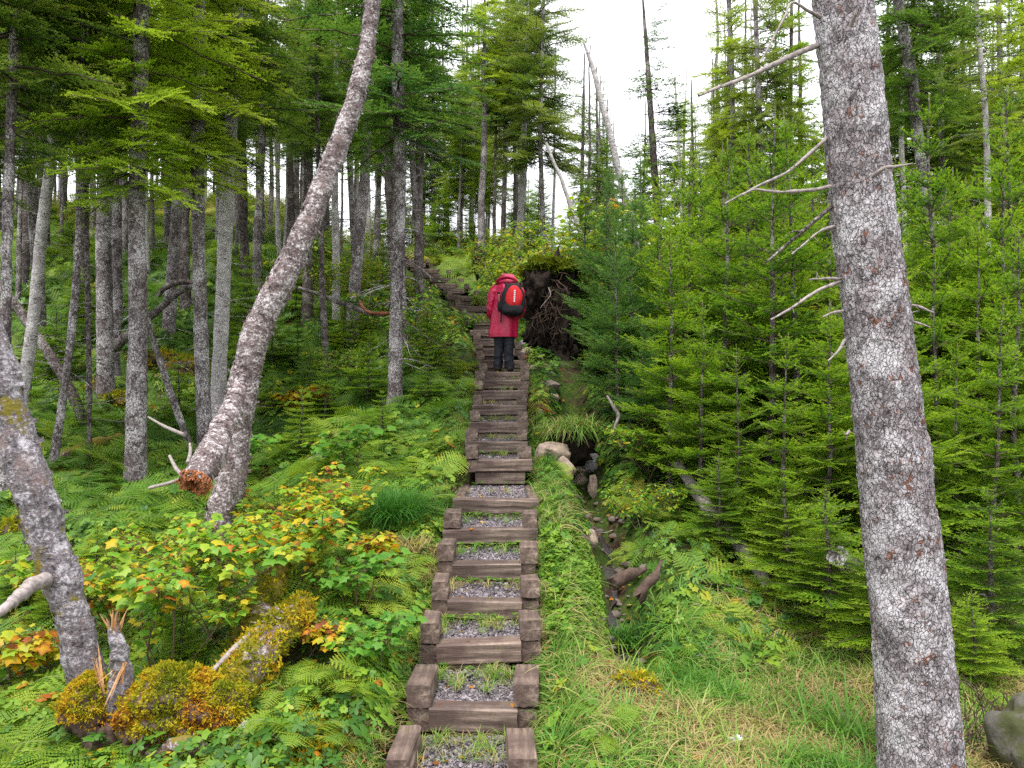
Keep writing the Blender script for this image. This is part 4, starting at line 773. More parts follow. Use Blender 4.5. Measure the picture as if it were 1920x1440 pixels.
def timber(name, x0, x1, y0, y1, z0, z1, axis_, j=.006, rz=0.):
    j *= 1.9; q_ = rg.uniform(-.009, .009, 3); x0 += q_[0]; x1 -= q_[0] * (axis_ == 1); y1 += q_[1] * (axis_ == 0); z1 += q_[2] * .35
    """rough sawn beam with worn edges"""
    L = np.array([x1 - x0, y1 - y0, z1 - z0]); b = .009; k = max(5, int(L[axis_] / .04)); t = np.linspace(0, 1, k)
    h = L.copy() / 2; u, v = [i for i in range(3) if i != axis_]
    prof_ = np.array([(-h[u] + b, -h[v]), (h[u] - b, -h[v]), (h[u], -h[v] + b), (h[u], h[v] - b), (h[u] - b, h[v]), (-h[u] + b, h[v]), (-h[u], h[v] - b), (-h[u], -h[v] + b)]); nn = 8
    # densify each side of the profile
    pr = []
    for i in range(nn):
        a, c = prof_[i], prof_[(i + 1) % nn]; s_ = 5 if np.linalg.norm(c - a) > .04 else 1
        for q in range(s_): pr.append(a + (c - a) * q / s_)
    pr = np.array(pr); n = len(pr); V = np.zeros((k, n, 3)); V[..., u] = pr[None, :, 0]; V[..., v] = pr[None, :, 1]; V[..., axis_] = ((t - .5) * L[axis_])[:, None]
    sd = rg.uniform(0, 90); f = [30, 30, 30]; f[axis_] = 4
    V = V + np.stack([fbm(V * f + sd, 1, 2), fbm(V * f + sd, 7, 2), fbm(V * f + sd, 13, 2)], -1) * .0055
    V = V.reshape(-1, 3) @ rotz(rz + rg.normal(0, j)).T @ roty(rg.normal(0, j)).T @ rotx(rg.normal(0, j * 1.5)).T
    i = np.arange(k - 1)[:, None] * n; jj = np.arange(n)[None, :]; q = (jj + 1) % n; g = G(); g.add(V, np.stack([i + jj, i + q, i + n + q, i + n + jj], -1).reshape(-1, 4))
    capfan(g, V[:n]); capfan(g, V[-n:]); m = M['timx'] if axis_ == 0 else M['timy']; me = g.mesh(name, m)
    return obj(name, me, stair, tuple(np.array([(x0 + x1) / 2, (y0 + y1) / 2, (z0 + z1) / 2]) - SB))
TW = .135
gr = G()
for i, (Y, Z, xl, xr) in enumerate(steps):
    Yn, Zn = (steps[i + 1][0], steps[i + 1][1]) if i + 1 < len(steps) else (Y + .9, Z + .2); full = (i >= 5 and i != 7 and rg.random() < .65) or i in (5, 6, 8, 10); rz = rg.normal(0, .012) + (.22 if 17 <= i else 0)
    W = .05 if i < 5 else 0; a, c = (xl, xr) if full else (xl + TW * .95, xr - TW * .95)
    if i == 7: a, c = xl + .06, xr + .02
    timber('riser', a, c, Y, Y + TW, Z - TW, Z, 0, .008, rz)
    if i > 0: timber('riser', a + .05, c - .05 - .08 * rg.random(), Y + .025, Y + TW, Z - 2 * TW - .004, Z - TW - .006, 0, .006, rz)
    if i in (6,):                                  # landing: long side rails level with the riser
        timber('side_rail', xl, xl + .11, Y + TW + .01, Yn + .03, Z - TW, Z - .004, 1, .004, -.015); timber('side_rail', xr - .11, xr, Y + TW + .01, Yn + .05, Z - TW, Z - .004, 1, .004, .03)
    else:
        Lr = .42 if i < 2 else .31 if i < 6 else .22
        for s, x0 in ((-1, xl), (1, xr - TW)):
            if i > 13 and rg.random() < .25: continue
            dz = rg.uniform(-.01, .012); dy = rg.uniform(-.01, .03)
            timber('side_rail', x0, x0 + TW, Y + dy, Y + Lr, Z + .004 + dz, Z + TW + dz, 1, .012, rz)
            if not full: timber('side_rail', x0 - .004 * s, x0 + TW - .004 * s, Y + dy + .01, Yn + .04, Z - TW, Z - .002, 1, .008, rz)
    # gravel fill: lumpy bed between the rails
    nxg, nyg = 12, 10; X_, Y_ = np.meshgrid(np.linspace(xl + .05, xr - .05, nxg), np.linspace(Y + TW * .9, Yn + .06, nyg)); zz = Z - .03 + np.linspace(0, .018, nyg)[:, None] + vnoise(np.stack([X_ * 9, Y_ * 9, X_ * 0], -1), i) * .01
    g = G(); k = (np.arange(nyg - 1)[:, None] * nxg + np.arange(nxg - 1)[None, :]).ravel(); g.add(np.stack([X_, Y_, zz], -1).reshape(-1, 3) - SB, np.stack([k, k + 1, k + nxg + 1, k + nxg], -1))
    obj('gravel_bed', g.mesh('gravel_bed', M['gravel'], True), stair)
    if i < 12:                                     # loose slate chips
        nch = int(2600 * (1.9 if i == 6 else 1) * (1 if i < 7 else .4)); x = rg.uniform(xl + .13, xr - .13, nch); y = rg.uniform(Y + TW, Yn, nch); 
        if i < 6: y = Y + TW + (Yn - Y - TW) * rg.random(nch) ** 1.4
        z = Z - .024 + (y - Y) / (Yn - Y) * .018; r = rg.uniform(.003, .010, nch) * (1 + .8 * (rg.random(nch) < .06)) * (1 if rg.random() else 1); az = rg.uniform(0, 6.28, nch); q = np.array([[-1, -.6, 0], [1, -.8, .1], [1.1, .5, .25], [-.3, .9, .1], [-1, .4, 0]])
        C_, S_ = np.cos(az)[:, None], np.sin(az)[:, None]; tilt = rg.normal(0, .35, (nch, 2)); Vx = (q[None, :, 0] * C_ - q[None, :, 1] * S_); Vy = (q[None, :, 0] * S_ + q[None, :, 1] * C_)
        Vc = np.stack([x[:, None] + Vx * r[:, None], y[:, None] + Vy * r[:, None], z[:, None] + (Vx * tilt[:, :1] + Vy * tilt[:, 1:]) * r[:, None] + .004], -1)
        lo_ = Vc - [0, 0, .007]; k = np.arange(nch)[:, None] * 10; V = np.concatenate([Vc, lo_], 1).reshape(-1, 3); tt = np.repeat(rg.uniform(.1, .95, nch), 10)
        gr.add(V, k + [0, 1, 2, 3, 4], tt); gr.add(V, k + [5, 0, 4, 9], tt); gr.add(V, k + [6, 1, 0, 5], tt); gr.add(V, k + [7, 2, 1, 6], tt)
tag(obj('gravel', gr.mesh('gravel', M['slate'])), 'grey slate chips spread on the stair treads and landing', 'gravel', kind='stuff')
tag(stair, 'weathered timber box staircase with gravel treads climbing the slope past the hiker', 'staircase')
# ------------------------------------------------------------------ the hiker
HB = np.array([P(945, 692, 12.86)[0], 12.86, steps[13][1] + .002])
hiker = obj('person', None, None, tuple(HB), (0, 0, R(-4)), (.94, 1, 1))
def loft(rings, n=40, sub=6, folds=.01, s=0, fz=(16, 16, 3.5), pw=1.):
    r = spline(np.array(rings, float), len(rings) * sub); a = np.arange(n) * 2 * math.pi / n; c, s_ = np.cos(a), np.sin(a)
    c = np.sign(c) * abs(c) ** pw; s_ = np.sign(s_) * abs(s_) ** pw
    V = np.stack([r[:, 1][:, None] + r[:, 3][:, None] * c, r[:, 2][:, None] + r[:, 4][:, None] * s_, np.repeat(r[:, 0][:, None], n, 1)], -1)
    D = np.stack([np.cos(a), np.sin(a), 0 * a], -1)[None]; V = V + D * (fbm(V * np.array(fz), s, 3) * folds)[..., None]
    i = np.arange(len(r) - 1)[:, None] * n; j = np.arange(n)[None, :]; k = (j + 1) % n
    return V.reshape(-1, 3), np.stack([i + j, i + k, i + n + k, i + n + j], -1).reshape(-1, 4), V
# body as one skinned figure
bv = [(0, .02, .80, .13, .10), (.02, .02, 1.0, .13, .10), (.04, .03, 1.2, .14, .10), (.05, .05, 1.36, .055, .055), (.055, .09, 1.42, .075, .09), (.06, .11, 1.50, .075, .085),
      (-.17, .03, 1.31, .055, .055), (-.245, .02, 1.06, .042, .042), (-.20, .17, .93, .03, .03), (-.15, .24, .92, .038, .018),
      (.25, .03, 1.31, .055, .055), (.285, .02, 1.06, .042, .042), (.23, .17, .95, .03, .03), (.18, .24, .94, .038, .018),
      (-.085, .01, .72, .085, .085), (-.085, .03, .42, .055, .06), (-.09, .0, .10, .036, .04), (-.10, .10, .03, .035, .025),
      (.085, .01, .72, .085, .085), (.085, .03, .42, .055, .06), (.085, .0, .10, .036, .04), (.10, .10, .03, .035, .025)]
be = [(0, 1), (1, 2), (2, 3), (3, 4), (4, 5), (2, 6), (6, 7), (7, 8), (8, 9), (2, 10), (10, 11), (11, 12), (12, 13), (0, 14), (14, 15), (15, 16), (16, 17), (0, 18), (18, 19), (19, 20), (20, 21)]
for hnd, sg in ((9, 1), (13, -1)):
    bx_, by_, bz_ = bv[hnd][:3]
    for f in range(5):
        ox = (-.03 + .016 * f) if f < 4 else .03 * sg; L = [.05, .062, .066, .058, .045][f]; b0 = len(bv)
        bv.append((bx_ + ox * .8, by_ + .03, bz_ - .002, .0085, .0085)); bv.append((bx_ + ox, by_ + .03 + L * .6, bz_ - .01, .0078, .0078)); bv.append((bx_ + ox + .006 * sg, by_ + .03 + L * .8, bz_ - .035, .0065, .0065)); be += [(hnd, b0), (b0, b0 + 1), (b0 + 1, b0 + 2)]
me = bpy.data.meshes.new('body'); me.from_pydata([v[:3] for v in bv], be, []); me.materials.append(M['skin'])
bo = obj('body', me, hiker); sk = bo.modifiers.new('skin', 'SKIN')
for i, v in enumerate(bv): me.skin_vertices[0].data[i].radius = v[3:]
me.skin_vertices[0].data[0].use_root = True
sb = bo.modifiers.new('sub', 'SUBSURF'); sb.levels = 1; sb.render_levels = 2
# trousers
g = G()
for sx, c in ((-1, 0), (1, 7)):
    x = .088 * sx; fy = .05 if sx < 0 else -.02
    V, Fc, _ = loft([(.045, x * 1.2, fy, .070, .085), (.10, x * 1.18, fy - .005, .078, .088), (.2, x * 1.12, fy - .015, .076, .085), (.42, x, fy * .8, .086, .095), (.62, x * .95, .01, .105, .12), (.84, x * .8, .01, .12, .14)], 30, 9, .024, 3 + c, (8, 8, 12)); g.add(V, Fc)
obj('trousers', g.mesh('trousers', M['trouser'], True), hiker)
for sx in (-1, 1):
    V, Fc, Nn = blob((.105 * sx, .05 + (.05 if sx < 0 else -.02), .045), (.055, .15, .062), 36, .05, 5, 1.5); V[:, 2] = np.maximum(V[:, 2], .004); g = G(); g.add(V, Fc); obj('boot', g.mesh('boot', M['boot'], True), hiker)
# raincoat: A-line body, bent sleeves, hood pulled over the bowed head
g = G(); V, Fc, nvj = loft([(.555, -.01, 0, .248, .175), (.60, -.01, 0, .252, .178), (.75, .0, 0, .245, .17), (.95, .015, .0, .238, .165), (1.15, .03, .02, .235, .16), (1.28, .045, .03, .240, .155), (1.36, .05, .035, .222, .135), (1.415, .055, .045, .165, .115), (1.445, .058, .06, .12, .10)], 56, 8, .021, 4, (10, 10, 1.7)); g.add(V, Fc)
ring = nvj[0]; V2 = np.concatenate([ring, ring * [.93, .93, 1] + [0, 0, .02]]); n = 56; g.add(V2, [[i, n + i, n + (i + 1) % n, (i + 1) % n] for i in range(n)])
for sx, q in ((-1, [(-.12, .03, 1.37), (-.18, .02, 1.28), (-.222, -.01, 1.12), (-.235, .0, 1.0), (-.225, .07, .91), (-.19, .17, .895)]), (1, [(.21, .03, 1.37), (.265, .02, 1.28), (.295, -.01, 1.13), (.30, .01, 1.02), (.28, .08, .94), (.23, .17, .92)])):
    s = spline(np.column_stack([q, [.07, .082, .075, .07, .066, .06]]), 46); V, Fc = tube(s[:, :3], s[:, 3], 26); D_ = fbm(V * [14, 14, 24], 5 + sx, 3); V = V + nrm(V - np.repeat(s[:, :3], 26, 0)) * (D_ * .012)[:, None]; g.add(V, Fc)
obj('jacket', g.mesh('jacket', M['jacket'], True), hiker)
g = G(); V, Fc, nv = loft([(1.40, .055, .04, .13, .095), (1.43, .055, .03, .165, .12), (1.465, .058, .045, .172, .135), (1.50, .06, .07, .150, .135), (1.545, .062, .10, .125, .125), (1.575, .062, .115, .08, .09), (1.588, .062, .12, .02, .03)], 44, 7, .012, 8, (9, 9, 14)); g.add(V, Fc); capfan(g, nv[-1])
s = spline(np.array([(-.10, .06, 1.42), (-.115, .0, 1.455), (-.05, -.055, 1.50), (.06, -.075, 1.515), (.16, -.055, 1.49), (.225, .0, 1.435), (.20, .06, 1.41)]), 40); g.add(*tube(s, .022, 12, .004, 3, 30))
obj('hood', g.mesh('hood', M['jacket'], True), hiker)
V, Fc, Nn = blob((.0, .09, 1.565), (.06, .07, .024), 28, .08, 9, 2); obj('cap', G().add(V, Fc).mesh('cap', M['capcloth'], True), hiker)
reg(hiker, 'hiker in long crimson hooded raincoat and dark trousers standing on the stairs, back turned', None, 'person', None)
# backpack, worn on the back; a thing of its own
BP0 = HB + np.array([.13, -.16, 1.13]); pk = obj('backpack', None, None, tuple(BP0 - [0, 0, .26]), (0, R(3), 0))
def pack(c, r, pw, n=44, s=0, ro=.01):
    a = np.linspace(-math.pi / 2, math.pi / 2, n // 2); b = np.arange(n) * 2 * math.pi / n; A, B = np.meshgrid(a, b, indexing='ij'); f = lambda x: np.sign(x) * abs(x) ** pw
    V = np.stack([f(np.cos(A)) * f(np.cos(B)) * r[0], f(np.cos(A)) * f(np.sin(B)) * r[1], f(np.sin(A)) * r[2]], -1); V[..., 0] *= 1 - .26 * sst(-.1, 1, V[..., 2] / r[2]); V[..., 1] *= 1 - .3 * sst(-.2, 1, V[..., 2] / r[2])
    V = V + nrm(V) * (fbm(V * 14, s, 2) * ro)[..., None] + np.array(c); i = np.arange(n // 2 - 1)[:, None] * n; j = np.arange(n)[None, :]; k = (j + 1) % n
    return V.reshape(-1, 3), np.stack([i + j, i + k, i + n + k, i + n + j], -1).reshape(-1, 4)
V, Fc = pack((0, -.07, .26), (.20, .125, .27), .72); obj('bag', G().add(V, Fc).mesh('bag', M['black'], True), pk)
V, Fc = pack((.015, -.165, .30), (.135, .055, .185), .8, s=3); obj('front_panel', G().add(V, Fc).mesh('front_panel', M['redpanel'], True), pk)
V, Fc = pack((.0, -.16, .12), (.17, .06, .10), .7, s=4, ro=.015); obj('bottom_pocket', G().add(V, Fc).mesh('bottom_pocket', M['black'], True), pk)
g = G()
for k in range(6):
    z = .40 - k * .032; y = -.222 - .006 * math.sin(k * .6); V = np.array([(-.010, y, z), (.010, y, z), (.014, y - .004, z - .012), (.006, y, z - .024), (-.006, y, z - .024), (-.014, y - .004, z - .012)]) + [.022, 0, 0]; g.add(V, [[0, 1, 2, 3], [0, 3, 4, 5]]); g.add(V + [0, .006, 0], [[0, 1, 2, 3], [0, 3, 4, 5]])
obj('webbing_chain', g.mesh('webbing_chain', M['white']), pk)
for sx in (-1, 1):
    V, Fc = tube(spline([(.11 * sx, .0, .49), (.13 * sx, .05, .53), (.135 * sx - .03, .13, .555), (.13 * sx - .03, .22, .50)], 20), .016, 8); obj('strap', G().add(V, Fc).mesh('strap', M['black'], True), pk)
    V, Fc = tube(spline([(.10 * sx, -.10, .47), (.155 * sx, -.13, .38), (.175 * sx, -.15, .25), (.16 * sx, -.16, .14)], 20), .009, 6); obj('strap', G().add(V, Fc).mesh('strap', M['black'], True), pk)
V, Fc = tube(spline([(-.05, -.03, .51), (-.035, -.04, .545), (.035, -.04, .545), (.05, -.03, .51)], 16), .008, 6); obj('grab_handle', G().add(V, Fc).mesh('grab_handle', M['black'], True), pk)
g = G(); V, Fc = tube([(-.17, -.08, .1), (-.175, -.10, .0), (-.17, -.10, -.1)], .012, 6); g.add(V * [1, .6, 1], Fc); obj('hanging_strap', g.mesh('hanging_strap', M['black'], True), pk)
V, Fc, Nn = blob((-.19, -.06, .16), (.05, .06, .10), 28, .08, 3, 2); obj('side_pocket', G().add(V, Fc).mesh('side_pocket', M['black'], True), pk)
reg(pk, 'black and red backpack with white webbing chain worn by the hiker', None, 'backpack', None)
bt_ = obj('water_bottle', None, None, tuple(BP0 + [-.195, -.06, -.06]), (0, R(-6), 0)); V, Fc, nv = loft([(0, 0, 0, .033, .033), (.10, 0, 0, .034, .034), (.13, 0, 0, .03, .03), (.15, 0, 0, .018, .018)], 24, 5, 0); g = G(); g.add(V, Fc); capfan(g, nv[0]); obj('body', g.mesh('body', M['bottle'], True), bt_)
V, Fc, nv = loft([(.151, 0, 0, .02, .02), (.185, 0, 0, .019, .019), (.19, 0, 0, .004, .004)], 20, 4, 0); obj('cap', G().add(V, Fc).mesh('cap', M['black'], True), bt_)
reg(bt_, 'red water bottle in the left side pocket of the hiker backpack', None, 'bottle', None)

# ------------------------------------------------------------------ leaves, shrubs, ferns, grass
LOBE = np.array([(0, .03), (.13, -.03), (.36, .06), (.33, .24), (.55, .52), (.31, .55), (.21, .68), (0, 1.0), (-.21, .68), (-.31, .55), (-.55, .52), (-.33, .24), (-.36, .06), (-.13, -.03)])
OVAL = np.array([(0, 0), (.18, .2), (.24, .45), (.16, .75), (0, 1), (-.16, .75), (-.24, .45), (-.18, .2)])
def leaves(g, Pn, D, Nn, size, tint, rg, shape=LOBE, edge=.12, cup=.12):
    """one flat folded leaf on every point: D = pointing direction, Nn = face normal"""
    Pn = np.asarray(Pn, float); n = len(Pn); D = nrm(np.asarray(D, float)); Nn = np.asarray(Nn, float); Nn = nrm(Nn - D * (Nn * D).sum(-1, keepdims=True)); U = np.cross(D, Nn); size = np.broadcast_to(size, (n,))[:, None, None]
    pts = np.vstack([shape, [(0, .42)]]); m = len(shape); x = pts[:, 0][None, :, None] * rg.uniform(.85, 1.15, (n, 1, 1)); y = pts[:, 1][None, :, None]
    V = Pn[:, None] + (U[:, None] * x + D[:, None] * y + Nn[:, None] * (-cup * abs(x) * 1.2 - .22 * y * y * rg.uniform(.2, 1.2, (n, 1, 1)) + .0)) * size
    t = np.broadcast_to(np.asarray(tint)[:, None], (n, m + 1)) + np.concatenate([np.full(m, edge), [-.04]])[None] * rg.uniform(0, 1, (n, 1)); k = np.arange(n)[:, None] * (m + 1)
    Fc = np.vstack([k + [i, (i + 1) % m, m] for i in range(m)]); g.add(V.reshape(-1, 3), Fc, np.clip(t, 0, 1).ravel())
def shrub(seed, h=1.1, r=.65, nst=5, lsize=.09, tint=(.35, .22), shape=LOBE, nleaf=9, low=.45, edge=.15, cup=.12):
    rg = np.random.default_rng(seed); lg = G(); sg = G(); Pn, D, Nn, Tt, Sz = [], [], [], [], []
    def stem(p, e, L, rad, lvl):
        q = [p]; k = 6
        for s in range(k): e = nrm(e + rg.normal(0, .12, 3) + [0, 0, .05 if lvl else .02]); q.append(q[-1] + e * L / k)
        q = np.array(q); sg.add(*tube(q, np.linspace(rad, rad * .45, k + 1), 5), -1.); N0 = nleaf if lvl else int(nleaf * .8)
        for j in range(N0):
            f = rg.uniform(low if not lvl else .25, 1.); c = q[0] + 0; c = np.array([np.interp(f * k, np.arange(k + 1), q[:, i]) for i in range(3)]); a = rg.uniform(0, 6.28)
            for o_ in (0, math.pi):
                if rg.random() < .15: continue
                d = np.array([math.cos(a + o_), math.sin(a + o_), rg.uniform(-.1, .5)]); pl = lsize * rg.uniform(.4, 1.1); sg.add([c, c + d * pl, c + d * pl + [0, 0, .003], c + [.002, .002, 0]], [[0, 1, 2, 3]], -1.)
                Pn.append(c + d * pl); D.append(d * [1, 1, 0] + [0, 0, rg.uniform(-.55, .05)]); Nn.append(np.array([rg.normal(0, .3), rg.normal(0, .3) - .12, 1])); Tt.append(tint[0] + rg.normal(0, tint[1]) + (rg.random() < .1) * .3); Sz.append(lsize * rg.uniform(.4, 1.2))
        if lvl < 2:
            for j in range(3 if lvl == 0 else 2):
                f = rg.uniform(.45, .95); c = np.array([np.interp(f * k, np.arange(k + 1), q[:, i]) for i in range(3)]); a = rg.uniform(0, 6.28); stem(c, nrm(np.array([math.cos(a), math.sin(a), rg.uniform(.3, .9)])), L * rg.uniform(.35, .6), rad * .6, lvl + 1)
    for j in range(nst):
        a = 6.28 * j / nst + rg.uniform(-.4, .4); stem(np.array([rg.normal(0, .04), rg.normal(0, .04), -.03]), nrm(np.array([math.cos(a) * r / h, math.sin(a) * r / h, 1.])), h * rg.uniform(.7, 1.), .009, 0)
    leaves(lg, Pn, D, Nn, np.array(Sz), np.array(Tt), rg, shape, edge, cup)
    return lg, sg
def shrub_meshes(mat_, **k): a, b = shrub(**k); return a.mesh('foliage', mat_), b.mesh('stem', mat_)
SH = {0: shrub_meshes(M['maple'], seed=1, h=1.15, r=.6, nst=5, lsize=.10, tint=(.45, .15), nleaf=8), 1: shrub_meshes(M['maple'], seed=2, h=.95, r=.7, nst=6, lsize=.095, tint=(.54, .17), nleaf=8), 2: shrub_meshes(M['maple'], seed=3, h=.6, r=.45, nst=4, lsize=.10, tint=(.66, .14), nleaf=5),
      3: shrub_meshes(M['broad'], seed=4, h=1., r=.6, nst=6, lsize=.085, tint=(.55, .2), shape=OVAL, nleaf=9, edge=.05), 4: shrub_meshes(M['broad'], seed=5, h=1.6, r=.8, nst=6, lsize=.095, tint=(.68, .18), shape=OVAL, nleaf=13, edge=.05), 5: shrub_meshes(M['maple'], seed=6, h=.55, r=.3, nst=3, lsize=.10, tint=(.18, .08), nleaf=4),
      6: shrub_meshes(M['maple'], seed=7, h=3.4, r=.9, nst=4, lsize=.14, tint=(.62, .04), nleaf=14, low=.62, edge=.0)}
def put_shrub(k, x, y, s, lab, group, Yd=None, rz=None, name='maple_shrub', cat='shrub'):
    p = hit(x, y) if Yd is None else np.array(onG((x - 960) / F * Yd, Yd)); r = obj(name, None, None, tuple(p), (0, 0, rz if rz is not None else random.Random(int(x + y)).uniform(0, 6.28)), s)
    obj('foliage', SH[k][0], r); obj('stem', SH[k][1], r); reg(r, lab, None, cat, group); return r
g1 = 'yellowing maple shrubs in the left foreground'
for a in [(0, 310, 1290, .84, 'yellow-green maple shrub with upright stems right behind the mossy mound'), (1, 215, 1210, .8, 'yellowing maple shrub beside the curved birch trunk'), (0, 425, 1225, .66, 'leafy maple shrub below the rotten log end'), (1, 545, 1110, .8, 'yellow-edged maple shrub right of the leaning birch foot'),
          (2, 30, 1300, 1.0, 'low orange-yellow maple seedling at the left edge under the curved birch'), (5, 440, 905, 1.0, 'bright green maple shoot in front of the leaning birch foot'), (2, 700, 1080, .8, 'small yellow maple seedling near the left rail of the lower stairs'), (1, 610, 1010, .7, 'green and yellow maple sapling left of the big grass tussock'),
          (5, 275, 1345, .5, 'tiny bright green seedling on top of the mossy mound'), (0, 300, 1120, .56, 'tall green maple shrub with orange-spotted leaves left of the rotten log'), (5, 660, 1150, .8, 'small green maple seedling among ferns left of the third step'), (2, 590, 1230, .6, 'tiny yellow maple seedling between the mossy log tip and the ferns'), (1, 120, 1150, .5, 'small yellow-green maple shrub just right of the dead branch stub'), (5, 700, 1270, .7, 'small green maple seedling left of the second side timber'), (2, 565, 790, 1.2, 'thin maple with scattered yellow leaves up the slope right of the leaning birch'), (5, 640, 900, 1.1, 'green lobed seedling beyond the grey stone on the left slope'),
          (1, 500, 1040, .6, 'dense maple shrub over the peeling white log')]:
    put_shrub(*a[:4], a[4], g1)
g2 = 'leafy bushes along the upper stairs'
for i, a in enumerate([(3, 800, 690, 1.2, 'bright green bush left of the hiker, lowest by the upper stairs'), (3, 815, 700, .5, 'pale green low bush left of the stairs below the hiker'), (3, 735, 650, 1.2, 'green bush right of the twiggy grey trunk'), (3, 735, 600, 1.0, 'light green bush left of the upper flight bend'), (4, 690, 560, .8, 'yellowish bush between the leaning birch and the upper flight'),
          (3, 912, 590, .55, 'green bush right of the upper flight, just left of the hiker hood'), (3, 880, 500, .9, 'pale bush above the upper flight beside the crest'), (4, 700, 600, .8, 'green bush left of the twiggy trunk, mid slope'), (4, 905, 520, .9, 'yellow-green bush below the small blackened stump'), (3, 838, 472, .8, 'small yellow-green bush where the stairs vanish'),
          (4, 690, 500, 1., 'yellow-green bush on the crest left of the far steps'), (3, 640, 505, 1.1, 'pale bush on the crest behind the leaning birch top')]):
    put_shrub(*a[:4], a[4], g2, name='leafy_shrub')
g3 = 'yellow-leaved bushes right of and above the hiker'
for i, a in enumerate([(4, 1000, 15.5, 1.0, 'yellowish bush over the root plate, above the hiker'), (4, 960, 17.5, 1.1, 'yellow-green bush directly above the hiker hood'), (4, 1040, 17, 1.25, 'golden bush under the olive crown'), (4, 1100, 18, 1.5, 'tall golden bush with the short white stem'), (6, 1165, 15.5, 1.0, 'bright yellow large-leaved bush beside the white snag foot'), (4, 1262, 14, 1.7, 'yellow-orange bush below the pointed spruce'),
          (4, 1320, 15, 1.6, 'yellow-speckled bush right of the pointed spruce'), (4, 1010, 21, 1.3, 'pale golden bush at the foot of the white crest trunk'), (4, 930, 20, 1.1, 'yellow-green bush right of the small blackened stump'), (4, 1195, 16.5, 1.6, 'olive-yellow bush between the snag and the spruce'), (4, 1480, 12, 1.5, 'yellow-spotted bush among the firs left of the massive trunk'), (4, 1730, 12.5, 1.7, 'yellow-spotted bush among the firs right of the massive trunk')]):
    put_shrub(a[0], a[1], 0, a[3], a[4], g3, Yd=a[2], name='leafy_shrub')
put_shrub(3, 1205, 1000, .55, 'small speckled bush on the right rim of the stream hollow', None, name='leafy_shrub'); put_shrub(3, 1215, 905, .8, 'yellow-green bush above the stream hollow in front of the firs', None, name='leafy_shrub'); put_shrub(3, 1200, 800, .7, 'speckled green bush right of the crooked grey snag stick', None, name='leafy_shrub')
put_shrub(5, 1045, 660, 1.3, 'flowering weed with narrow stem in front of the root plate', None, name='leafy_weed', cat='plant')

def frond(L, rg, npin=15, arch=.5, tint=.5, w=.34, wide=.32):
    g = G(); s = np.linspace(0, 1, 12); sp_ = np.stack([s * L * (1 - .12 * s), 0 * s, L * (arch * s - .75 * arch * s * s * 1.1)], 1); g.add(*tube(sp_, np.linspace(.0028, .001, 12), 3), -1.)
    T_ = nrm(np.gradient(sp_, axis=0)); P_, D_, W_, Lp = [], [], [], []
    for i in range(npin):
        f = .18 + .8 * i / npin; p = np.array([np.interp(f, s, sp_[:, k]) for k in range(3)]); t = nrm(np.array([np.interp(f, s, T_[:, k]) for k in range(3)])); ll = L * wide * min(1, (1 - f) * 2.2 + .06) * min(1, f * 4)
        for sg in (-1, 1): P_.append(p); D_.append(t * .35 + np.array([0, sg, -.12 + rg.normal(0, .06)])); Lp.append(ll * rg.uniform(.88, 1.08)); W_.append(t)
    P_, D_, W_, Lp = np.array(P_), nrm(np.array(D_)), np.array(W_), np.array(Lp); m = 8; step = L * .8 / npin
    for j in range(m):                              # pinnules: a toothed row either side of each pinna
        f = (j + .3) / m; c = P_ + D_ * (Lp * f)[:, None]; ww = (step * .62 * (1 - f * .75))[..., None] if hasattr(f, '__len__') else step * .62 * (1 - f * .75)
        for sg in (-1, 1):
            tip = c + W_ * sg * ww + D_ * (Lp / m * .35)[:, None]; a = c - D_ * (Lp / m * .46)[:, None]; b = c + D_ * (Lp / m * .46)[:, None]; V = np.stack([a, b, tip], 1)
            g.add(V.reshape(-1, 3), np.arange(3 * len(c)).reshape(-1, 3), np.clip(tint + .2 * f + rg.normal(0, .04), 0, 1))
    return g
def fern(seed, n=8, L=.5, tint=.5, arch=.7, **k):
    rg = np.random.default_rng(seed); g = G(); a0 = rg.uniform(0, 6)
    for j in range(n): g.merge(frond(L * rg.uniform(.7, 1.1), rg, arch=arch * rg.uniform(.6, 1.3), tint=tint + rg.uniform(-.1, .1), **k), rotz(a0 + j * 6.283 / n + rg.normal(0, .25)) @ rotx(rg.normal(0, .25)))
    return g
FN = [fern(k, 7 + k % 3, .42 + .05 * k, .5 + .08 * (k % 3), .7 + .1 * k) for k in range(4)]; FNM = [f.mesh('fern', M['fern']) for f in FN]
FL = [fern(20 + k, 5, .42, .36 + .12 * k, .7, npin=9) for k in range(3)]     # lighter ferns for the mass on the slope

def scatter(g, tmpl, Pn, rz, sc, dt=0., tilt=None):
    V0 = np.concatenate(tmpl.V); L0 = np.concatenate(tmpl.L); N0 = np.concatenate(tmpl.N); T0 = np.concatenate(tmpl.T); n = len(Pn)
    if n == 0: return
    c, s = np.cos(rz)[:, None], np.sin(rz)[:, None]; sc = np.broadcast_to(sc, (n,))[:, None]
    X = (V0[None, :, 0] * c - V0[None, :, 1] * s) * sc; Y = (V0[None, :, 0] * s + V0[None, :, 1] * c) * sc; Z = V0[None, :, 2] * sc
    if tilt is not None: Z = Z + X * tilt[:, :1] + Y * tilt[:, 1:]
    V = np.stack([X, Y, Z], -1) + np.asarray(Pn)[:, None, :]; T = np.where(T0[None] < 0, T0[None], np.clip(T0[None] + np.broadcast_to(dt, (n,))[:, None], 0, 1))
    g.V.append(V.reshape(-1, 3)); g.L.append((L0[None] + (np.arange(n) * len(V0))[:, None]).ravel() + g.n); g.N.append(np.tile(N0, n)); g.T.append(T.ravel()); g.M.append(np.zeros(len(N0) * n)); g.n += len(V0) * n
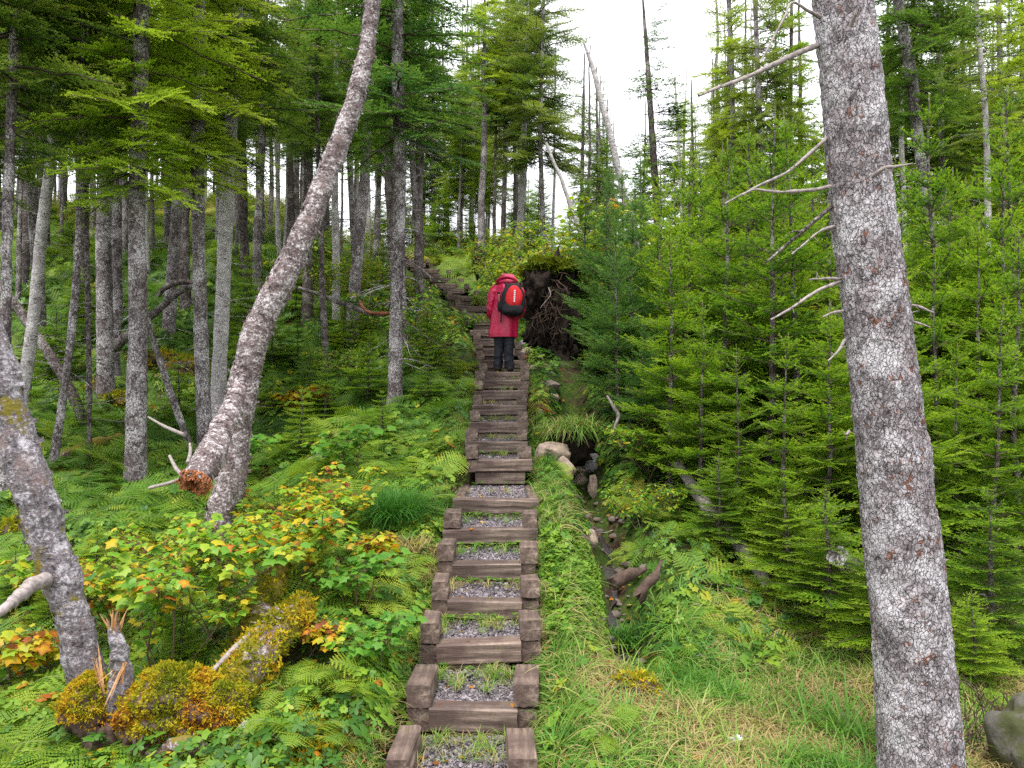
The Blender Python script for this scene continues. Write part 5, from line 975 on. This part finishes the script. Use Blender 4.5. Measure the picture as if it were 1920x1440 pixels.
def slope(x, y, e=.15): return np.stack([(H(x + e, y) - H(x - e, y)) / (2 * e), (H(x, y + e) - H(x, y - e)) / (2 * e)], -1).clip(-.9, .9)
rs = np.random.default_rng(2024)
def area(n, y0, y1, pxa=-80, pxb=2000, pw=1.):
    Y = y0 + (y1 - y0) * rs.random(n) ** pw; x = rs.uniform(pxa, pxb, n); return (x - 960) / F * Y, Y
def dstair(x, y): return x - Xs(y)

# individual ferns that show large
fl_ = []
def put_fern(x, y, s, lab, k=None):
    p = hit(x, y); k = int(rs.integers(0, 4)) if k is None else k; o = obj('fern', FNM[k], None, tuple(p + [0, 0, .04]), (0, 0, rs.uniform(0, 6.28)), s * 1.22)
    sl = slope(p[0], p[1]); o.rotation_euler = (math.atan(sl[1]) * .7, -math.atan(sl[0]) * .7, rs.uniform(0, 6.28)); reg(o, lab, None, 'fern', 'ferns one can pick out beside the stairs'); return o
for a in [(560, 1400, .8, 'large yellow-green fern at the bottom, right of the mossy mound'), (545, 1320, .65, 'yellow fern just right of the small root knob'), (40, 1400, .8, 'fern in the bottom left corner'), (630, 1200, .75, 'light fern above the jagged mossy log tip'), (715, 1140, .8, 'bright yellow-green fern beside the fourth step from the bottom'), (760, 1085, .6, 'small fern touching the left rail at the third step from below the landing'),
          (690, 1010, .7, 'fern tucked below the big grass tussock'), (640, 1290, .6, 'fern left of the second lowest side timber'), (700, 1330, .6, 'fern near the lowest left side timber'), (660, 1400, .55, 'small fern at the bottom edge left of the lowest timber'), (1230, 980, .6, 'spreading fern on the rim right of the water trickle'), (1175, 1050, .45, 'yellowish fern hanging beside the dark stream hollow'),
          (1130, 1395, .5, 'small fern in grass under the golden moss clump'), (1045, 895, .4, 'tiny fern at the right rail of the landing'), (800, 900, 1., 'fern left of the landing rail'), (770, 850, 1., 'fern left of the steps above the landing'), (830, 840, .8, 'fern touching the left blocks just above the landing'), (700, 860, 1.05, 'broad fern on the bank right of the grey stone'),
          (820, 780, 1., 'fern left of the middle flight, right of the twiggy trunk foot'), (860, 740, .9, 'yellow-green fern against the middle flight left side'), (800, 740, 1., 'fern below the twiggy trunk foot to its right'), (660, 950, .9, 'fern above the big grass tussock to its left'), (740, 900, .9, 'feathery fern directly above the big grass tussock'), (860, 700, .8, 'pale fern level with the hiker feet, left of the stairs'),
          (700, 800, 1., 'fern at the foot of the twiggy trunk, left side'), (640, 820, 1., 'fern on the bank between the grey stone and the twiggy trunk'), (590, 900, .9, 'fern behind the yellowing maple shrubs, right of the leaning birch'), (200, 880, 1.1, 'dark fern between the thin dark pole and the stoutest trunk'), (110, 840, 1.1, 'fern left of the slim pale leaning trunk foot'), (320, 870, 1., 'fern right of the stoutest trunk foot'),
          (220, 800, 1.2, 'arching fern left of the stoutest trunk, mid height'), (90, 790, 1.1, 'large fern right of the curved birch, upper one'), (50, 1440, .7, 'low fern cut by the bottom edge left of the mossy mound'), (1850, 1330, .6, 'fern hanging over the hollow right of the massive trunk')]:
    put_fern(*a)
# tussocks
def tussock(seed, n, L, w=.005, droop=1.1, tint=(.18, .1), spread=.12):
    rg = np.random.default_rng(seed); g = G(); k = 7; t = np.linspace(0, 1, k); a = rg.uniform(0, 6.28, n); l = L * rg.uniform(.55, 1.1, n); o = rg.normal(0, spread, (n, 2)); lean = rg.uniform(.15, .95, n)
    x = l[:, None] * (lean[:, None] * t + .25 * t * t); z = l[:, None] * (t * 1.0 - droop * .62 * t * t * (lean[:, None] + .25)); w_ = w * (1 - t ** 2 * .92); ca, sa = np.cos(a)[:, None], np.sin(a)[:, None]
    cx, cyy = o[:, :1] + x * ca, o[:, 1:] + x * sa; A = np.stack([cx - sa * w_, cyy + ca * w_, z], -1); B = np.stack([cx + sa * w_, cyy - ca * w_, z], -1); V = np.stack([A, B], 2).reshape(-1, 3); b = np.arange(n)[:, None] * 2 * k
    tt = np.repeat(np.clip(tint[0] + rg.normal(0, tint[1], n), 0, 1), 2 * k)
    for j in range(k - 1):
        if j == 0: g.add(V, b + [0, 1, 3, 2], tt)
        else: g.L.append((b + np.array([0, 1, 3, 2]) + 2 * j).ravel() + g.n - len(V)); g.N.append(np.full(n, 4)); g.M.append(np.zeros(n))
    return g
tg_ = [tussock(3 + k, 16, .22, .0035, 1.2, (.35 + .1 * k, .14), .03) for k in range(4)]; tl_ = [tussock(13 + k, 12, .38, .004, 1.3, (.38 + .1 * k, .15), .03) for k in range(3)]; td_ = [tussock(23 + k, 14, .3, .0035, 1.9, (.86, .06), .04) for k in range(2)]
def put_tuss(x, y, seed, n, L, lab, **k):  # one clump of blades
    p = hit(x, y); o = obj('grass_tussock', tussock(seed, n, L, **k).mesh('grass_tussock', M['grass']), None, tuple(p + [0, 0, -.01])); reg(o, lab, None, 'grass', None); return o
put_tuss(740, 985, 91, 900, .62, 'big blue-green grass tussock with arching blades left of the landing', tint=(.12, .08), spread=.09, w=.0045)
put_tuss(775, 1040, 95, 260, .30, 'dry straw-coloured tuft below the big blue-green tussock', tint=(.85, .06), spread=.08)
o = put_tuss(1072, 800, 92, 800, .42, 'shaggy tussock with straw beard above the stone group right of the stairs', tint=(.55, .2), spread=.12, droop=1.9, w=.006); o.location = tuple(P(1072, 808, 9.5)); V, Fc, Nn = blob((.02, .22, -.2), (.24, .2, .22), 40, .4, 3, 2.5, fine=.15); obj('soil', G().add(V, Fc).mesh('soil', M['root'], True), o)
put_tuss(1045, 650, 93, 260, .6, 'green grass tuft in front of the root plate, right of the hiker', tint=(.35, .1), spread=.12, w=.006)
put_tuss(1180, 1200, 94, 500, .22, 'vivid bright-green grass tuft at the mouth of the stream hollow', tint=(.28, .05), spread=.10)
put_tuss(1570, 1400, 96, 300, .5, 'tall broad-bladed grass clump left of the massive trunk foot', tint=(.38, .1), spread=.2, w=.006)
# grass stuff
g = G(); x, y = area(9000, 4.0, 9.5, 700, 2000, 1.2); d = dstair(x, y); mask = (d > .42) & ((y < 6.6) | (d < .75)) & ~((abs(d - 1.02) < .2) & (y > 5.5)) & ((y < 5.7) | (d < .8) | (rs.random(len(x)) < .35)); x, y = x[mask], y[mask]; z = H(x, y); k = rs.integers(0, 4, len(x)); t = slope(x, y)
straw = vnoise(np.stack([x * 1.7, y * 1.7, x * 0], -1), 5)
for j in range(4): q = (k == j) & (straw < .30); scatter(g, tg_[j], np.stack([x, y, z], -1)[q], rs.uniform(0, 6.28, q.sum()), rs.uniform(.5, 1.15, q.sum()), straw[q] * .25, t[q])
for j in range(2): q = (k % 2 == j) & (straw > .12); scatter(g, td_[j], np.stack([x, y, z], -1)[q], rs.uniform(0, 6.28, q.sum()), rs.uniform(.5, 1.1, q.sum()), 0., t[q])
q = rs.random(len(x)) < .10
for j in range(3): qq = q & (k % 3 == j); scatter(g, tl_[j], np.stack([x, y, z], -1)[qq], rs.uniform(0, 6.28, qq.sum()), rs.uniform(.6, 1.1, qq.sum()), straw[qq] * .2, t[qq])
# tufts hugging the timbers and in the stair treads
for Y, Z, xl, xr in steps[:13]:
    for s, n in ((xl, 55), (xr, 95)):
        xx = s + (rs.uniform(-.22, -.02, n) if s == xl else rs.uniform(.02, .3, n)); yy = Y + rs.uniform(-.1, .6, n); scatter(g, tg_[int(rs.integers(0, 4))], np.stack([xx, yy, H(xx, yy)], -1), rs.uniform(0, 6.28, n), rs.uniform(.4, .95, n), rs.uniform(-.1, .3, n))
for (Y, Z, xl, xr), nn in zip(steps[:14], [26, 30, 22, 14, 12, 10, 3, 5, 8, 8, 6, 4, 3, 3]):
    f = rs.random(nn); bal = rs.uniform(.3, .75); wd_ = (xr - xl - .27) * .75; u_ = rs.random(nn) ** 2 * wd_; xx = np.where(f < bal, xl + .13 + u_, xr - .14 - u_); yn = Y + .15 + (.38 * rs.random(nn) ** .5); yn = np.minimum(yn, steps[steps.index([Y, Z, xl, xr]) + 1][0] - .03); scatter(g, tg_[int(rs.integers(0, 4))], np.stack([xx, yn, np.full(nn, Z) + .01], -1), rs.uniform(0, 6.28, nn), rs.uniform(.3, .75, nn), rs.uniform(0, .3, nn))
tag(obj('grass', g.mesh('grass', M['grass'])), 'green and straw grass covering the bank right of the lower stairs', 'grass', kind='stuff')
# small-leaved ground cover
def rosette(seed, n=5, L=.04, up=.02, tint=.4, shape=OVAL, w=1.35):
    rg = np.random.default_rng(seed); g = G(); a = np.arange(n) * 6.283 / n + rg.normal(0, .15, n); D = np.stack([np.cos(a), np.sin(a), rg.uniform(-.1, .25, n)], -1); sh = shape * [w, 1]; leaves(g, D * .004 + [0, 0, up], D, np.tile([0, 0, 1.], (n, 1)) + rg.normal(0, .15, (n, 3)), L * rg.uniform(.8, 1.1, n), np.full(n, tint) + rg.normal(0, .06, n), rg, sh, .03, .1); return g
q6 = OVAL[[0, 1, 3, 4, 5, 7]]
RO = [rosette(1, 5, .026, .05, .38, q6), rosette(2, 6, .034, .07, .45, q6), rosette(3, 3, .036, .08, .5, LOBE[[0, 2, 4, 6, 7, 8, 10, 12]]), rosette(4, 4, .020, .03, .3, q6)]
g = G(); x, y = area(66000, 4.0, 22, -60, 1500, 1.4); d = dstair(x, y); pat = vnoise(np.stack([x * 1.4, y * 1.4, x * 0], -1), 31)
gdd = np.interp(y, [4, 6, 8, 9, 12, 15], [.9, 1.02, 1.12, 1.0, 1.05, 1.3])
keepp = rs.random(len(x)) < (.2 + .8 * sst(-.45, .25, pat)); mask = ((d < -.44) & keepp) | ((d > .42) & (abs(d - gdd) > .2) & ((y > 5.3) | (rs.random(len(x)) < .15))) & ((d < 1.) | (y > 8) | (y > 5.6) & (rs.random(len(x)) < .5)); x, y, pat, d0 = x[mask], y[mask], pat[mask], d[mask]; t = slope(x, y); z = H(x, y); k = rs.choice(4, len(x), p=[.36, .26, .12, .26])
for j in range(4): q = k == j; scatter(g, RO[j if j != 2 or rs.random() < 0 else j], np.stack([x, y, z + rs.uniform(-.02, .05, len(x))], -1)[q], rs.uniform(0, 6.28, q.sum()), rs.uniform(.45, 1.5, q.sum()) * (1 + np.clip(y[q] - 8, 0, 20) * .07), pat[q] * .3 + .04 - .10 * sst(6.5, 10, y[q]) * (d0[q] < -1) + rs.normal(0, .16, q.sum()) , t[q] + rs.normal(0, .22, (q.sum(), 2)))  # canopy shade on the left slope painted in as a lower leaf tint
gl = G(); x, y = area(5200, 4.0, 17, -60, 1500, 1.3); d_l = np.abs(dstair(x, y)); ok_ = (dstair(x, y) < 1.3); x, y, d_l = x[ok_], y[ok_], d_l[ok_]; zl = H(x, y) + rs.uniform(.005, .09, len(x))
on = d_l < .36; si = np.clip(np.searchsorted([q_[0] for q_ in steps], y) - 1, 0, len(steps) - 1); zl = np.where(on, np.array([q_[1] for q_ in steps])[si] + .004, zl); kp = ~on | (rs.random(len(x)) < .35); x, y, zl = x[kp], y[kp], zl[kp]; n_ = len(x); a_ = rs.uniform(0, 6.28, n_)
leaves(gl, np.stack([x, y, zl], -1), np.stack([np.cos(a_), np.sin(a_), rs.normal(0, .15, n_)], -1), np.stack([rs.normal(0, .3, n_), rs.normal(0, .3, n_), np.ones(n_)], -1), rs.uniform(.018, .05, n_), rs.choice([.72, .82, .93, .99, 1.0, 1.0], n_), rs, LOBE, .05, .25)
tag(obj('leaf_litter', gl.mesh('leaf_litter', M['maple'])), 'fallen yellow and brown leaves scattered over the ground and treads', 'fallen leaves', kind='stuff')
# the thick clover-like patch between the stairs and the trickle, and low plants on the treads
yy = rs.uniform(5.5, 7.2, 5200); xx = Xs(yy) + rs.uniform(.42, .95, 5200); hh = np.clip(1 - ((xx - Xs(yy) - .66) / .3) ** 2, 0, 1) * .10 * rs.random(5200)
for j in (1, 2): q = rs.integers(1, 3, 5200) == j; scatter(g, RO[j], np.stack([xx, yy, H(xx, yy) + hh - .02], -1)[q], rs.uniform(0, 6.28, q.sum()), rs.uniform(.55, 1., q.sum()), .12 + rs.normal(0, .08, q.sum()), rs.normal(0, .3, (q.sum(), 2)))
for (Y, Z, xl, xr), (nxt), nn in zip(steps[1:13], steps[2:14], [8, 26, 44, 40, 40, 20, 26, 34, 20, 16, 10, 8]):
    xx = rs.uniform(xl + .12, xr - .12, nn); yy = nxt[0] - rs.uniform(.02, .14, nn); scatter(g, RO[int(rs.integers(0, 3))], np.stack([xx, yy, np.full(nn, Z)], -1), rs.uniform(0, 6.28, nn), rs.uniform(.4, .85, nn), rs.uniform(-.1, .2, nn))
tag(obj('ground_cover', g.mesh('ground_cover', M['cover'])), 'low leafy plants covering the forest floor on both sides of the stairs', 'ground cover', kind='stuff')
# the mass of ferns on the slopes
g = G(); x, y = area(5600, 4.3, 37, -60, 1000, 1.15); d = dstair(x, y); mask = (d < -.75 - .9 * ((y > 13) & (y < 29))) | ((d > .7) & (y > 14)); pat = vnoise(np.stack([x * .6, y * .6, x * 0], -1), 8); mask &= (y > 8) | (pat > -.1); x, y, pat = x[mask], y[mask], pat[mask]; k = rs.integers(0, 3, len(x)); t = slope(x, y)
for j in range(3): q = k == j; scatter(g, FL[j], np.stack([x, y, H(x, y)], -1)[q], rs.uniform(0, 6.28, q.sum()), rs.uniform(.75, 1.4, q.sum()) * (1 + np.clip(y[q] - 14, 0, 20) * .07), pat[q] * .2 + np.interp(y[q], [5, 8, 11, 18, 25, 32], [-.05, -.12, -.26, -.22, 0, .2]), t[q])  # mid-slope ferns tinted darker to paint in canopy shade, brighter towards the crest
x, y = area(420, 4.2, 9.5, -60, 1600, 1.); d = dstair(x, y); mask = (d < -.52) | ((d > 1.35) & (d < 2.6) & (y > 5.8)); x, y = x[mask], y[mask]; pat = vnoise(np.stack([x * .9, y * .9, x * 0], -1), 8); k = rs.integers(0, 3, len(x)); t = slope(x, y)
for j in range(3): q = k == j; scatter(g, FL[j], np.stack([x, y, H(x, y) + .02], -1)[q], rs.uniform(0, 6.28, q.sum()), rs.uniform(.5, 1.0, q.sum()), pat[q] * .2 + .05, t[q])
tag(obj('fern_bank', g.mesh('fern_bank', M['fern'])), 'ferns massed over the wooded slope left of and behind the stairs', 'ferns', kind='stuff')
# moss and needles on the left floor, dry sticks
g = G(); x, y = area(26000, 4.0, 26, -60, 980, 1.6); d = dstair(x, y); pat = fbm(np.stack([x * .9, y * .9, x * 0], -1), 41, 2); mask = (d < -.6) & (pat > -.02); x, y, pat = x[mask], y[mask], pat[mask]; Pn = np.stack([x, y, H(x, y) - .005], -1)
tufts(g, Pn, np.tile([0, 0, 1.], (len(x), 1)), .055, rs, .2 + pat * .35, 3); tag(obj('moss_carpet', g.mesh('moss_carpet', M['moss'])), 'patches of green-gold moss on the forest floor', 'moss', kind='stuff')
g = G(); n = 420; x, y = area(n, 4.3, 16, -60, 1900, 1.4); az = rs.uniform(0, 6.28, n); L = rs.uniform(.08, .45, n)
for i in range(n):
    if abs(dstair(x[i], y[i])) < .6: continue
    e = np.array([math.cos(az[i]), math.sin(az[i]), 0]); a = np.array([x[i], y[i], 0]); q = np.array([a, a + e * L[i] * .5 + [0.02, 0, 0], a + e * L[i]]); q[:, 2] = H(q[:, 0], q[:, 1]) + [.02, .07, .04]; g.add(*tube(q, [.005, .004, .002], 4))
tag(obj('litter_sticks', g.mesh('litter_sticks', M['deadwood'])), 'dead twigs littering the forest floor', 'twigs', kind='stuff')

rq = random.Random(31); n = 0; SQ = []
while n < 46:
    Y = rq.uniform(12.5, 34); x = rq.uniform(560, 1130); X = (x - 960) / F * Y; d_ = X - float(Xs(Y))
    if -.9 - .02 * Y < d_ < .85 or d_ < -6 or d_ > 4 or (d_ > 0 and Y < 16): continue
    if -2.6 < d_ < 0 and Y < 24: continue
    if -2.6 < d_ < 0 and Y < 29: Sx = .55
    else: Sx = 1.
    if any((X - a) ** 2 + (Y - b) ** 2 < .8 for a, b in SQ): continue
    SQ.append((X, Y)); k = rq.choice([3, 3, 4, 3]); nm = {3: 'green', 4: 'yellowish'}[k]
    r = obj('leafy_shrub', None, None, onG(X, Y), (0, 0, rq.uniform(0, 6.28)), Sx * rq.uniform(.6, .95)); obj('foliage', SH[k][0], r); obj('stem', SH[k][1], r)
    reg(r, nm + (' bush lower on the slope' if Y < 19 else ' bush high on the slope' if Y < 27 else ' bush near the crest'), 'left of the stairs' if d_ < 0 else 'right of the far stairs', 'shrub', g2); n += 1

# ------------------------------------------------------------------ young firs, right of the stairs
rf = random.Random(7); SP = []
def put_sap(X, Y, h, kind, zone, desc, group):
    p = onG(X, Y, -.03); s = h / 4.; r = obj('fir_sapling', None, None, p, (rf.uniform(-.03, .03), rf.uniform(-.03, .03), rf.uniform(0, 6.28)), (s * rf.uniform(.95, 1.1), s * rf.uniform(.95, 1.1), s))
    obj('crown', SAP[kind][0], r); obj('trunk', SAP[kind][1], r); reg(r, desc, zone, 'young fir', group); SP.append((X, Y)); return r
KF = [('fir', k) for k in range(4)]
def okd(X, Y, m): return all((X - a) ** 2 + (Y - b) ** 2 > m * m for a, b in SP)
GS = 'young firs crowding the right side of the stairs'
# hand placed leaders that show in the photo: photo x, distance, photo y of the tip
for x, Y, yt, k, in [(1345, 9.6, 255, 0), (1440, 8.6, 185, 1), (1388, 10.5, 240, 2), (1290, 10.8, 262, 3), (1502, 8.8, 200, 0), (1230, 11.5, 300, 1), (1160, 10.2, 400, 'b'), (1196, 12.2, 340, 'b'), (1130, 13.5, 330, 'b'), (1762, 9.4, 170, 2), (1870, 8.8, 230, 3), (1815, 10.6, 330, 0), (1700, 10.8, 270, 1), (1910, 9.6, 150, 2), (1258, 8.8, 420, 2),
                     (1390, 7.6, 640, 1), (1470, 7.2, 620, 0), (1545, 7.4, 560, 3), (1310, 8.2, 560, 2), (1860, 6.9, 560, 1), (1798, 7.3, 640, 0), (1760, 7.9, 480, 2), (1905, 7.6, 420, 3), (1205, 9.6, 600, 'b'), (1620, 9.2, 300, 1), (1560, 9.8, 260, 2), (1100, 15, 335, 'b'), (1145, 12.6, 305, 'b'), (1215, 13.6, 290, 'b'), (1180, 14.6, 315, 'b'), (1262, 12.9, 300, 0), (1322, 12, 285, 3), (1362, 13.2, 262, 1), (1412, 12.2, 270, 2), (1470, 11.6, 255, 0), (1530, 12.2, 262, 3)]:
    X = (x - 960) / F * Y; z = (720 - yt) / F * Y; h = max(.8, z - float(H(X, Y)))
    kind = ('spruce', rf.randrange(2)) if k == 'b' else ('fir', k); side = 'left of the massive trunk' if x < 1610 else 'right of the massive trunk'
    put_sap(X, Y, h, kind, 'b' if k == 'b' else side, 'blue-green young spruce' if k == 'b' else ('tall young fir' if yt < 430 else 'lower young fir in the front rank'), GS)
n = 0
while n < 62:
    Y = rf.uniform(6.6, 19); x = rf.uniform(1130, 1990); X = (x - 960) / F * Y
    if X - Xs(Y) < (2.0 if Y < 11 else 1.75) + max(0, 7.6 - Y) * .8: continue
    if not okd(X, Y, .62 if Y < 12 else .8): continue
    yt = rf.uniform(330, 480) + (max(0, 8.5 - Y) * 120 if Y < 8.5 else 0) + (-30 if x > 1500 else 10); h = (720 - yt) / F * Y - float(H(X, Y)); h = min(max(h, .9), 4.9)
    side = 'left of the massive trunk' if x < 1610 else 'right of the massive trunk'; blue = x < 1260 and Y > 8.5
    row = 'front rank' if Y < 9 else 'middle rank' if Y < 12.5 else 'back rank'
    put_sap(X, Y, h, ('spruce', rf.randrange(2)) if blue else rf.choice(KF), 'b' if blue else side + row, 'blue-green young spruce' if blue else 'young fir in the ' + row, GS); n += 1
# low, wide saplings over the grass
for x, Y, h, lab in [(1560, 6.3, 1.0, 'low bright fir sapling reaching over the grass left of the massive trunk'), (1480, 6.8, .9, 'low fir sapling with spreading boughs behind the tall grass'), (1640, 5.9, .9, 'low fir sapling tucked against the left side of the massive trunk'), (1860, 6.0, 1.05, 'low fir sapling over the dark hollow right of the massive trunk'), (1830, 5.6, .6, 'smallest fir sapling right of the massive trunk foot'), (1350, 7.3, .8, 'low fir sapling before the weathered grey log')]:
    put_sap((x - 960) / F * Y, Y, h, rf.choice(KF), None, lab, GS); REG[-1][0].scale = (h / 4 * 2.4, h / 4 * 2.4, h / 4 * 1.2)
# dark little firs on the left slope
for x, y, h, lab in [(560, 860, .9, 'low dense green fir right of the leaning birch base'), (610, 800, 1.0, 'bushy young fir between the leaning birch and the twiggy trunk'), (690, 760, 1.1, 'dark young fir left of the twiggy trunk foot'), (800, 700, 1.1, 'young fir right of the twiggy trunk, beside the stairs'), (655, 700, 1.2, 'young fir mid slope left of the twiggy trunk'), (180, 1080, .5, 'tiny dark fir right of the curved birch'), (30, 1130, .5, 'tiny dark fir at the left edge behind the curved birch'),
                   (340, 1260, .5, 'tiny fir seedling behind the mossy mound'), (90, 1180, .45, 'dark fir seedling left of the curved birch foot'), (450, 700, .9, 'shaded little fir just behind the leaning birch'), (800, 670, .5, 'small fir on the bank left of the hiker'), (960, 470, 2.0, 'young fir on the crest behind the hiker'), (560, 560, 1.3, 'shaded young fir beyond the leaning birch'), (150, 600, 1.2, 'shaded young fir up the slope at far left')]:
    p = hit(x, y); put_sap(p[0], p[1], h, rf.choice(KF), None, lab, 'small firs scattered on the left slope'); REG[-1][0].scale = (h / 4 * 1.9, h / 4 * 1.9, h / 4)

n = 0
while n < 26:
    Y = rf.uniform(11, 31); x = rf.uniform(-60, 860); X = (x - 960) / F * Y
    if X > Xs(Y) - 2.2: continue
    if not okd(X, Y, 1.1): continue
    put_sap(X, Y, rf.uniform(.8, 1.7), rf.choice(KF), 'left of the stoutest trunk' if x < 250 else 'right of the stoutest trunk' if x < 560 else 'right of the leaning birch', 'little fir on the ' + ('nearer' if Y < 18 else 'upper') + ' slope', 'small firs scattered on the left slope'); REG[-1][0].scale.x *= 1.6; REG[-1][0].scale.y *= 1.6; n += 1

# ------------------------------------------------------------------ the wood behind: one object per tree
def bgtrunk(seed, Hh=11., r=.11):
    rg = np.random.default_rng(seed); z = np.linspace(0, Hh, 26); pts = np.stack([np.cumsum(rg.normal(0, .018, 26)), np.cumsum(rg.normal(0, .018, 26)), z - .2], 1); g = G(); g.add(*tube(pts, np.linspace(r, .02, 26), 9, .02, seed, 7)); deadtwigs(g, pts, .8, 7, 46, rg, (.2, .9), .007, .2); return g
BT = [(bgtrunk(300 + k, 11, .10 + .015 * (k % 3)).mesh('trunk', [MD, MB, M['palebark'], MB][k % 4], True)) for k in range(6)]
BTL = ['grey', 'dark', 'pale', 'dark', 'grey', 'dark']
rb = random.Random(99); POS = []
def bg(X, Y, k, s, cz, ck, cs, zone, desc, group):
    r = obj('conifer_tree', None, None, onG(X, Y), (rb.uniform(-.03, .03), rb.uniform(-.04, .04), rb.uniform(0, 6.28)), s); obj('trunk', BT[k], r); obj('crown', TALL[ck], r, (0, 0, cz), (0, 0, rb.uniform(0, 6.28)), cs); reg(r, desc, zone, 'tree', group)
n = 0
while n < 66:
    Y = rb.uniform(13.5, 37); x = rb.uniform(-120, 900); X = (x - 960) / F * Y
    if X > Xs(Y) - 1.3 and Y < 34: continue
    if any((X - a) ** 2 + (Y - b) ** 2 < 1.3 for a, b in POS): continue
    POS.append((X, Y)); k = rb.randrange(6); rank = 'nearer' if Y < 21 else 'farther' if Y < 29 else 'farthest'
    reg_x = 'left of the stoutest trunk' if x < 250 else 'between the stoutest trunk and leaning birch' if x < 560 else 'between leaning birch and far steps'
    bg(X, Y, k, rb.uniform(.85, 1.1), rb.uniform(3.8, 5.2) if Y < 22 else rb.uniform(3.0, 4.6), rb.choice([0, 1, 2, 3, 1, 'low']), rb.uniform(.75, 1.), reg_x, f'{BTL[k]} slim trunk, {rank} wood', 'trees filling the wood left of the stairs'); n += 1
n = 0
while n < 34:
    Y = rb.uniform(19, 36); x = rb.uniform(850, 2020); X = (x - 960) / F * Y
    if x < 1060 and Y < 30: continue
    if 1030 < x < 1330 and rb.random() < .3: continue
    if any((X - a) ** 2 + (Y - b) ** 2 < 1.6 for a, b in POS): continue
    POS.append((X, Y)); k = rb.randrange(6); s = rb.uniform(.8, 1.05) if x > 1350 else rb.uniform(.52, .66)
    reg_x = 'above the hiker' if x < 1060 else 'under the open sky' if x < 1330 else 'left of the massive trunk' if x < 1610 else 'right of the massive trunk'
    bg(X, Y, k, s, rb.uniform(.8, 2.2) if x > 1330 else rb.uniform(1.2, 2.4), rb.choice([0, 1, 'low', 'thin', 'low']) if x > 1330 else rb.choice(['thin', 0, 'low', 2]), rb.uniform(.85, 1.15) * (1 if x > 1350 else 1.25), reg_x, f'{BTL[k]} slim trunk on the far slope', 'trees on the far slope right of the stairs'); n += 1

for x, Y, k, s, cz, ck, cs in [(815, 33, 0, 1., 2.2, 1, 1.), (860, 30.5, 3, .95, 2.6, 'low', .9), (885, 33.5, 2, 1., 2.0, 0, 1.), (838, 36, 1, 1., 1.6, 1, 1.1), (905, 36, 5, 1., 2., 0, 1.), (925, 31, 3, .8, 3., 'low', .8), (792, 36, 4, 1., 2., 1, 1.)]:
    bg((x - 960) / F * Y, Y, k, s, cz, ck, cs, 'near the far steps', f'{BTL[k]} slim trunk on the crest', 'trees on the crest behind the hiker')
g = G(); b = np.array(onG((1850 - 960) / F * 4.9, 4.9)); rg = np.random.default_rng(66)
for i in range(70):
    p0 = np.array([rg.normal(0, .12), rg.normal(0, .1), rg.uniform(.0, .5)]); e = nrm(np.array([rg.normal(0, .5), rg.normal(0, .3), -1])); L = rg.uniform(.2, .5); g.add(*tube([p0, p0 + e * L * .5 + rg.normal(0, .03, 3), p0 + e * L], [.004, .003, .002], 4))
o = obj('dry_brush', g.mesh('dry_brush', M['rootwood']), None, tuple(b)); reg(o, 'tangle of dry brown twigs right of the massive trunk foot', None, 'branches', None)

n = 0
while n < 64:
    Y = rb.uniform(17, 38); x = rb.uniform(-60, 1060); X = (x - 960) / F * Y
    if (abs(X - Xs(Y)) < 1.2 and Y < 34) or (x > 640 and Y < 29): continue
    if any((X - a) ** 2 + (Y - b) ** 2 < .45 for a, b in POS): continue
    POS.append((X, Y)); k = rb.choice([0, 2, 2, 3]); sw = rb.uniform(.38, .6); reg_x = 'far left' if x < 130 else 'left of the stoutest trunk' if x < 250 else 'between the stoutest trunk and leaning birch' if x < 560 else 'right of the leaning birch' if x < 740 else 'on the crest above the stairs'
    bg(X, Y, k, (sw, sw, rb.uniform(.8, 1.)), rb.uniform(3., 5.), rb.choice([1, 2, 3, 'thin']), (1.5, 1.5, .8), reg_x, f'very slender {BTL[k]} pole tree', 'slender pole trees in the wood left of the stairs'); n += 1
n = 0
while n < 22:
    Y = rf.uniform(29, 37.5); x = rf.uniform(560, 1070); X = (x - 960) / F * Y
    if not okd(X, Y, 1.0) or (abs(X - Xs(Y)) < 1.0 and Y < 33): continue
    put_sap(X, Y, rf.uniform(1.6, 3.4), rf.choice(KF), 'left of the far steps' if x < 760 else 'right of the far steps', 'young fir on the crest', 'young firs on the crest behind the hiker'); REG[-1][0].scale.x *= 1.3; REG[-1][0].scale.y *= 1.3; n += 1
for x, y, h, lab in [(585, 760, 1.0, 'bright little fir just right of the leaning birch, mid slope'), (640, 660, 1.1, 'small fir under the short pale trunk'), (690, 690, .9, 'small fir touching the twiggy trunk on its left'), (845, 730, .7, 'small fir hugging the left blocks of the middle flight'), (800, 760, .8, 'small fir a little right of the twiggy trunk foot'), (560, 700, 1.0, 'small fir half hidden by the leaning birch'), (720, 830, .7, 'small fir directly below the twiggy trunk foot'), (510, 690, 1.1, 'small shaded fir behind the leaning birch trunk')]:
    p = hit(x, y); put_sap(p[0], p[1], h, rf.choice(KF), None, lab, 'small firs scattered on the left slope'); REG[-1][0].scale = (h / 4 * 1.9, h / 4 * 1.9, h / 4)

# ------------------------------------------------------------------ labels
import re
bpy.context.view_layer.update()
zones = {}
for o, desc, zone, cat, group in REG:
    if zone is None: tag(o, desc, cat, group)
    else: zones.setdefault((desc, zone), []).append((o, cat, group))
for (desc, zone), L in zones.items():
    L.sort(key=lambda q: F * q[0].location.x / q[0].location.y)
    for i, (o, cat, group) in enumerate(L):
        z = {'b': 'by the leafy bushes'}.get(zone, re.sub(r'(front|middle|back) rank$', '', zone)); pos = f'{ORD[i]} from left' if len(L) > 1 else ''
        s = f'{desc} {z}' + (f', {pos}' if pos else ''); tag(o, s, cat, group)
